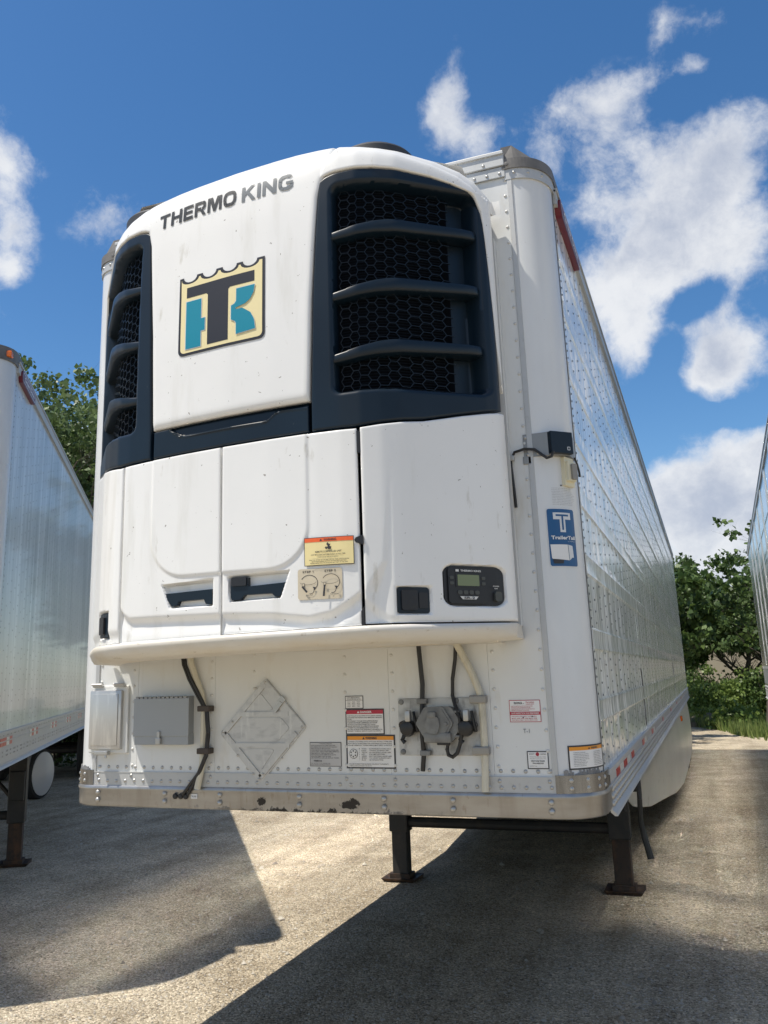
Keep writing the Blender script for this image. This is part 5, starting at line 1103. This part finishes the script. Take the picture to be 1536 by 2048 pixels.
def right_trailer():
    al = R(-1.1); C = Vector((2.52, 1.85, 0)); n = Vector((math.cos(al), math.sin(al), 0)); c = C + n*1.3
    T = tag(empty('box_trailer', (c.x, c.y, 0), al), 'bright box trailer cut by the right edge, only a strip of its side showing', 'trailer')
    trailer(T, 14.75, zb=1.10, zt=4.08, ribs=(2.05, 2.42, 2.8, 3.18, 3.56), sidemat='side_right', railtop=1.32, joints=tuple(1.41*k for k in range(1, 10)))
    underbody(T, 14.75, 1.10, 12.2)
    mb = MB(); mb.bbox(-1.13, 1.13, 0, .03, 1.25, 4.06, .003); mb.build('front_sheet', 'wall', T)
    mb = MB(); mb.box(-1.29, 1.29, .0, .3, 1.1, 1.25); mb.build('bolster_plate', 'bolster', T)
    mb = MB(); mb.box(-1.306, -1.301, .25, 14.7, 1.37, 1.66); mb.build('scuff_band', 'grey', T)
    mb = MB(); mb.box(-1.31, -1.301, .25, 14.7, 1.655, 1.70); mb.build('band_moulding', 'alu', T)
    for k in range(1, 10):
        y = 1.41*k; mb = MB(); mb.bbox(-1.311, -1.3008, y-.105, y+.105, 1.72, 4.0, .002); mb.build('seam_post', 'skirt', T)
    for s in (-1, 1): mb = MB(); corner_strip(mb, s, 4.03, 4.12, .012, .05, 12, y1=.40, x1=XS-.03); mb.build('corner_cap', 'cap', T)
right_trailer()

# spare wheel standing in the shade under the left trailer
def spare():
    p = Vector((-8.25, 8.05, 0)); o = empty('spare_wheel', p[:], R(32.6-22)); tag(o, 'loose wheel with white disc standing in the shade under the left trailer', 'wheel')
    mb = MB(); mb.lathe([(.30, -.24), (.365, -.23), (.38, -.20), (.38, -.04), (.365, -.01), (.31, 0)], 'x', (0, 0, .38), 28); mb.build('tyre', 'tyre', o, smooth=True)
    mb = MB(); mb.lathe([(.325, -.02), (.33, .004), (.30, .012), (.12, .035), (.05, .05), (.01, .052)], 'x', (0, 0, .38), 28); mb.build('disc', 'disc', o, smooth=True)
spare()

# ================================================================== TREES
def leaf_cloud(cent, n, spread, size, rr, flat=.7):
    """n leaves round each centre -> verts, quads (numpy)"""
    C_ = np.repeat(cent, n, 0); N_ = len(C_)
    d = rr.normal(size=(N_, 3)); d /= np.linalg.norm(d, axis=1, keepdims=True); d *= (rr.random((N_, 1))**.5)*np.repeat(spread, n)[:, None]; d[:, 2] *= flat
    c = C_+d; a = rr.normal(size=(N_, 3)); a[:, 2] -= .4; a /= np.linalg.norm(a, axis=1, keepdims=True); b = np.cross(a, rr.normal(size=(N_, 3))); b /= np.maximum(np.linalg.norm(b, axis=1, keepdims=True), 1e-6)
    s = size*rr.uniform(.4, 1.4, (N_, 1)); nrm = np.cross(a, b)
    V = np.stack([c, c+a*s*.5+b*s*.38+nrm*s*.12, c+a*s, c+a*s*.5-b*s*.38+nrm*s*.12], 1); return V.reshape(-1, 3), np.arange(N_*4).reshape(-1, 4)
def fast_mesh(name, V, F, m, parent, **tags):
    me = bpy.data.meshes.new(name); me.vertices.add(len(V)); me.vertices.foreach_set('co', V.astype(np.float32).ravel())
    k = F.shape[1]; me.loops.add(F.size); me.loops.foreach_set('vertex_index', F.astype(np.int32).ravel())
    me.polygons.add(len(F)); me.polygons.foreach_set('loop_start', np.arange(0, F.size, k, dtype=np.int32)); me.polygons.foreach_set('loop_total', np.full(len(F), k, dtype=np.int32))
    me.materials.append(M[m]); me.update(); me.validate(); o = bpy.data.objects.new(name, me); col.objects.link(o)
    if parent: o.parent = parent
    return tag(o, **tags)
def tree(name, loc, H, crown_w, seed, label, m='leaf', leaves=26000, size=.10, base=.25, lean=(0, 0), group=None, lobes=None, cat='tree'):
    rr = np.random.default_rng(seed); rd = random.Random(seed); T = tag(empty(name, loc), label, cat, group)
    mb = MB(); tips = []
    def limb(p, d, l, r, lev):
        pts = [p]; rad = [r]; q = Vector(p); dd = Vector(d).normalized(); n = 5
        for i in range(n):
            dd = (dd + Vector((rd.uniform(-.22, .22), rd.uniform(-.22, .22), rd.uniform(-.05, .2 if lev else .05)))).normalized(); q = q+dd*(l/n); pts.append(tuple(q)); rad.append(r*(1-(i+1)/n*.72))
            if lev < 3 and (i >= 1 or lev):
                for _ in range(2 if lev < 2 else 1):
                    a = rd.uniform(0, 6.28); side = Vector((math.cos(a), math.sin(a), rd.uniform(.1, .7))); limb(tuple(q), (dd*.45+side*.8)[:], l*rd.uniform(.38, .6), rad[-1]*.6, lev+1)
            if lev >= 2: tips.append(tuple(q))
        if lev >= 1: tips.append(tuple(q))
        mb.tube(pts, rad, 6 if lev < 2 else 4, caps=False)
    limb((0, 0, -.1), (lean[0], lean[1], 1), H*.86, H*.016+.05, 0)
    tips_ = np.array(tips); zf = (H-crown_w*.22)/tips_[:, 2].max(); tips_[:, 2] *= zf; mb.v = [(a, b, c*zf) for a, b, c in mb.v]
    mb.build('trunk', 'bark', T, smooth='all')
    rad = np.hypot(tips_[:, 0], tips_[:, 1]); sc_ = crown_w/max(np.percentile(rad, 92), .1)
    tips_ = tips_[(tips_[:, 2] > H*base)]; keep = rr.random(len(tips_)) < .9; tips_ = tips_[keep]
    if len(tips_) > 420: tips_ = tips_[rr.choice(len(tips_), 420, replace=False)]
    n = max(6, leaves//len(tips_)); V, F = leaf_cloud(tips_, n, rr.uniform(.35, .95, len(tips_))*crown_w/3.2, size, rr)
    fast_mesh('crown', V, F, m, T)
    return T
def polar(az, dist): return (1.76+dist*math.sin(R(az)), -3.797+dist*math.cos(R(az)), 0)
tree('cottonwood_tree', polar(-40.4, 25.5), 13.0, 1.9, 11, 'tall green cottonwood tree behind the left trailer, highest crown of the left trees', leaves=21000, size=.16)
tree('cottonwood_tree', polar(-43.4, 24), 10.6, 1.5, 12, 'shorter leafy tree rising just over the roof line of the left trailer', leaves=12000, size=.15)
tree('cottonwood_tree', polar(-38.4, 25), 10.3, 1.7, 13, 'green tree in the gap directly beside the left edge of the middle trailer', leaves=17000, size=.15)
tree('cottonwood_tree', polar(-41, 30), 11, 2.6, 14, 'darker tree behind the tall cottonwood on the left', leaves=24000, size=.15, m='leaf2')
tree('cottonwood_tree', polar(-35.0, 28), 8.2, 2.6, 15, 'tree hidden mostly behind the middle trailer on its left side', leaves=16000, size=.16, m='leaf2')
# right-hand trees
tree('box_elder_tree', polar(-.7, 36), 6.3, 1.6, 21, 'green tree rising beside the far end of the middle trailer', leaves=24000, size=.15, m='leaf2', base=.12)
tree('box_elder_tree', polar(.9, 35), 5.4, 1.6, 22, 'rounder green tree in the middle of the gap at right', leaves=15000, size=.15, m='leaf2', base=.50)
tree('box_elder_tree', polar(3.0, 33), 5.3, 1.3, 23, 'tree with drooping leaves next to the right trailer', leaves=12000, size=.14, m='leaf', base=.42)
tree('box_elder_tree', polar(2.9, 26.5), 6.2, .75, 24, 'slender leafy sapling standing up against the edge of the right trailer', leaves=5200, size=.15, m='leaf2', base=.35)
for k, (az, d, h) in enumerate(((-4.2, 24, 4.9), (4.8, 36, 6.0), (7.5, 35, 7.0), (-3.9, 27.6, 5.2))):  # first and last are unseen trees, added to shade the gravel strip
    tree('box_elder_tree', polar(az, d), h, (1.05, 2.0, 2.0, 1.1)[k], 31+k, ('low unseen tree added close behind the middle trailer to shade the gravel', 'tree behind the right trailer, nearer its end', 'tree farther right behind the right trailer', 'second unseen tree added for its shade behind the middle trailer, one step farther back')[k], leaves=11000, size=.17, m='leaf2', base=.1)
def bush(loc, w, h, n, seed, label, m='bush', size=.10, group='bushes along the verge'):
    rr = np.random.default_rng(seed); T = tag(empty('bush', loc), label, 'bush', group)
    c = rr.normal(size=(60, 3))*np.array([w*.42, w*.3, h*.2]) + np.array([0, 0, h*.5]); c[:, 2] = np.clip(c[:, 2], .05, h)
    V, F = leaf_cloud(c, n//60, rr.uniform(.2, .5, 60)*w*.6, size, rr, .9); V[:, 2] = np.maximum(V[:, 2], .02); fast_mesh('foliage', V, F, m, T)
    mb = MB(); rd = random.Random(seed)
    for k in range(7): mb.tube([(0, 0, 0), (rd.uniform(-.2, .2)*w, rd.uniform(-.2, .2)*w, h*.4), (rd.uniform(-.4, .4)*w, rd.uniform(-.3, .3)*w, h*.85)], [.03, .02, .01], 5, caps=False)
    mb.build('stem', 'bark', T)
bush(polar(-.7, 31.5), 1.5, 1.3, 5200, 41, 'low bright green bush at the foot of the trees beside the middle trailer')
bush(polar(.3, 33), 1.5, 1.7, 5000, 42, 'dark bush under the trees in the middle of the gap', 'leaf2')
bush(polar(2.5, 31.5), 1.2, 1.7, 4200, 43, 'sunlit yellowish bush left of the right trailer', 'bush')
bush(polar(3.3, 31), 1.4, 1.4, 6000, 44, 'green bush at the foot of the right trailer end', 'leaf2')
bush(polar(-2.4, 33), 2.0, 1.6, 5000, 45, 'bush behind the middle trailer wheels', 'leaf2')
bush(polar(.1, 30.3), 1.1, .55, 3000, 46, 'low clump of yellow green weeds by the soil heap', size=.12)
bush(polar(1.6, 28), 1.0, .5, 2600, 47, 'weeds at the edge of the gravel left of the right trailer', size=.12)
for k, (az, d) in enumerate(((-37.8, 22), (-39.5, 21.5), (-41.5, 22.5))):
    bush(polar(az, d), 2.2, 2.4, 6000, 51+k, ('undergrowth bush beside the middle trailer on its left', 'undergrowth bush under the tall cottonwood', 'undergrowth bush behind the left trailer')[k], 'leaf2', group='bushes under the left trees')
# building behind the right trees
def building():
    b = tag(empty('building', (3.0, 37.5, 0), R(-4)), 'beige building wall half hidden behind the trees at right', 'building')
    mb = MB(); mb.box(-9, 14, 0, 12, 0, 4.1); mb.build('wall', 'stucco', b)
    mb = MB(); mb.box(-9.2, 14.2, -.2, 12.2, 4.1, 4.35); mb.build('roof', 'roofing', b)
building()
# heap of soil, grass blades, loose stones
def small_ground():
    rr = np.random.default_rng(3); n = 26; P = np.zeros((n, n, 3)); c = polar(-.3, 29.2)
    for i in range(n):
        for j in range(n):
            u, v = i/(n-1)*2-1, j/(n-1)*2-1; h = max(0, 1-u*u-v*v); P[i, j] = (c[0]+u*.8, c[1]+v*.7, .10+.26*h+rr.uniform(-.03, .03)*(h > 0) - (.2 if h == 0 else 0))
    mb = MB(); mb.grid(P); mb.build('soil_mound', 'soil', smooth='all', kind='structure')
    N_ = 42000; x = rr.uniform(-9, 10, N_); y = verge_y(x) + .1 + rr.random(N_)**1.3*8; keep = (np.sin(x*1.7)+np.sin(y*2.3+x))*.25+.72 > rr.random(N_); x, y = x[keep], y[keep]; N_ = len(x)
    h = rr.uniform(.10, .34, N_); a = rr.uniform(0, 6.28, N_); w = .016; z = .10+0*y
    V = np.stack([np.stack([x-w*np.cos(a), y-w*np.sin(a), z-.1], 1), np.stack([x+w*np.cos(a), y+w*np.sin(a), z-.1], 1), np.stack([x+rr.normal(0, .06, N_), y+rr.normal(0, .06, N_), z+h], 1)], 1).reshape(-1, 3)
    fast_mesh('grass', V, np.arange(N_*3).reshape(-1, 3), 'grassblade', None, kind='stuff')
    # loose stones: squashed octahedra scattered over the near lot
    N_ = 60000; r = rr.random(N_)**.9*10+2.6; az = rr.uniform(-52, 14, N_); x = 1.76+r*np.sin(np.radians(az)); y = -3.797+r*np.cos(np.radians(az)); s = rr.uniform(.003, .0075, N_)**1.0*(1+.9*rr.random(N_)**4)*(1+(rr.random(N_) > .99)*.9)
    s[:170] = rr.uniform(.014, .03, 170)
    o = np.array([(1, 0, 0), (0, 1, 0), (-1, 0, 0), (0, -1, 0), (0, 0, .8), (0, 0, -.4)]); f = np.array([(0, 1, 4), (1, 2, 4), (2, 3, 4), (3, 0, 4)])
    V = np.stack([x, y, s*.25], 1)[:, None, :] + o[None]*s[:, None, None]*rr.uniform(.6, 1.3, (N_, 6, 3)); F = (f[None]+np.arange(N_)[:, None, None]*6).reshape(-1, 3)
    g = fast_mesh('gravel', V.reshape(-1, 3), F, 'stone', None, kind='stuff')
def stone_mat():
    m = bpy.data.materials.new('stone'); m.use_nodes = True; N, L = m.node_tree.nodes, m.node_tree.links; b = N['Principled BSDF']; b.inputs['Roughness'].default_value = .9
    g = N.new('ShaderNodeNewGeometry'); r = N.new('ShaderNodeValToRGB'); L.new(g.outputs['Random Per Island'], r.inputs[0]); e = r.color_ramp.elements
    e[0].color = (.20, .18, .15, 1); e[1].color = (.52, .48, .41, 1); q = e.new(.25); q.color = (.36, .32, .26, 1); L.new(r.outputs[0], b.inputs['Base Color']); return m
M['stone'] = stone_mat()
small_ground()
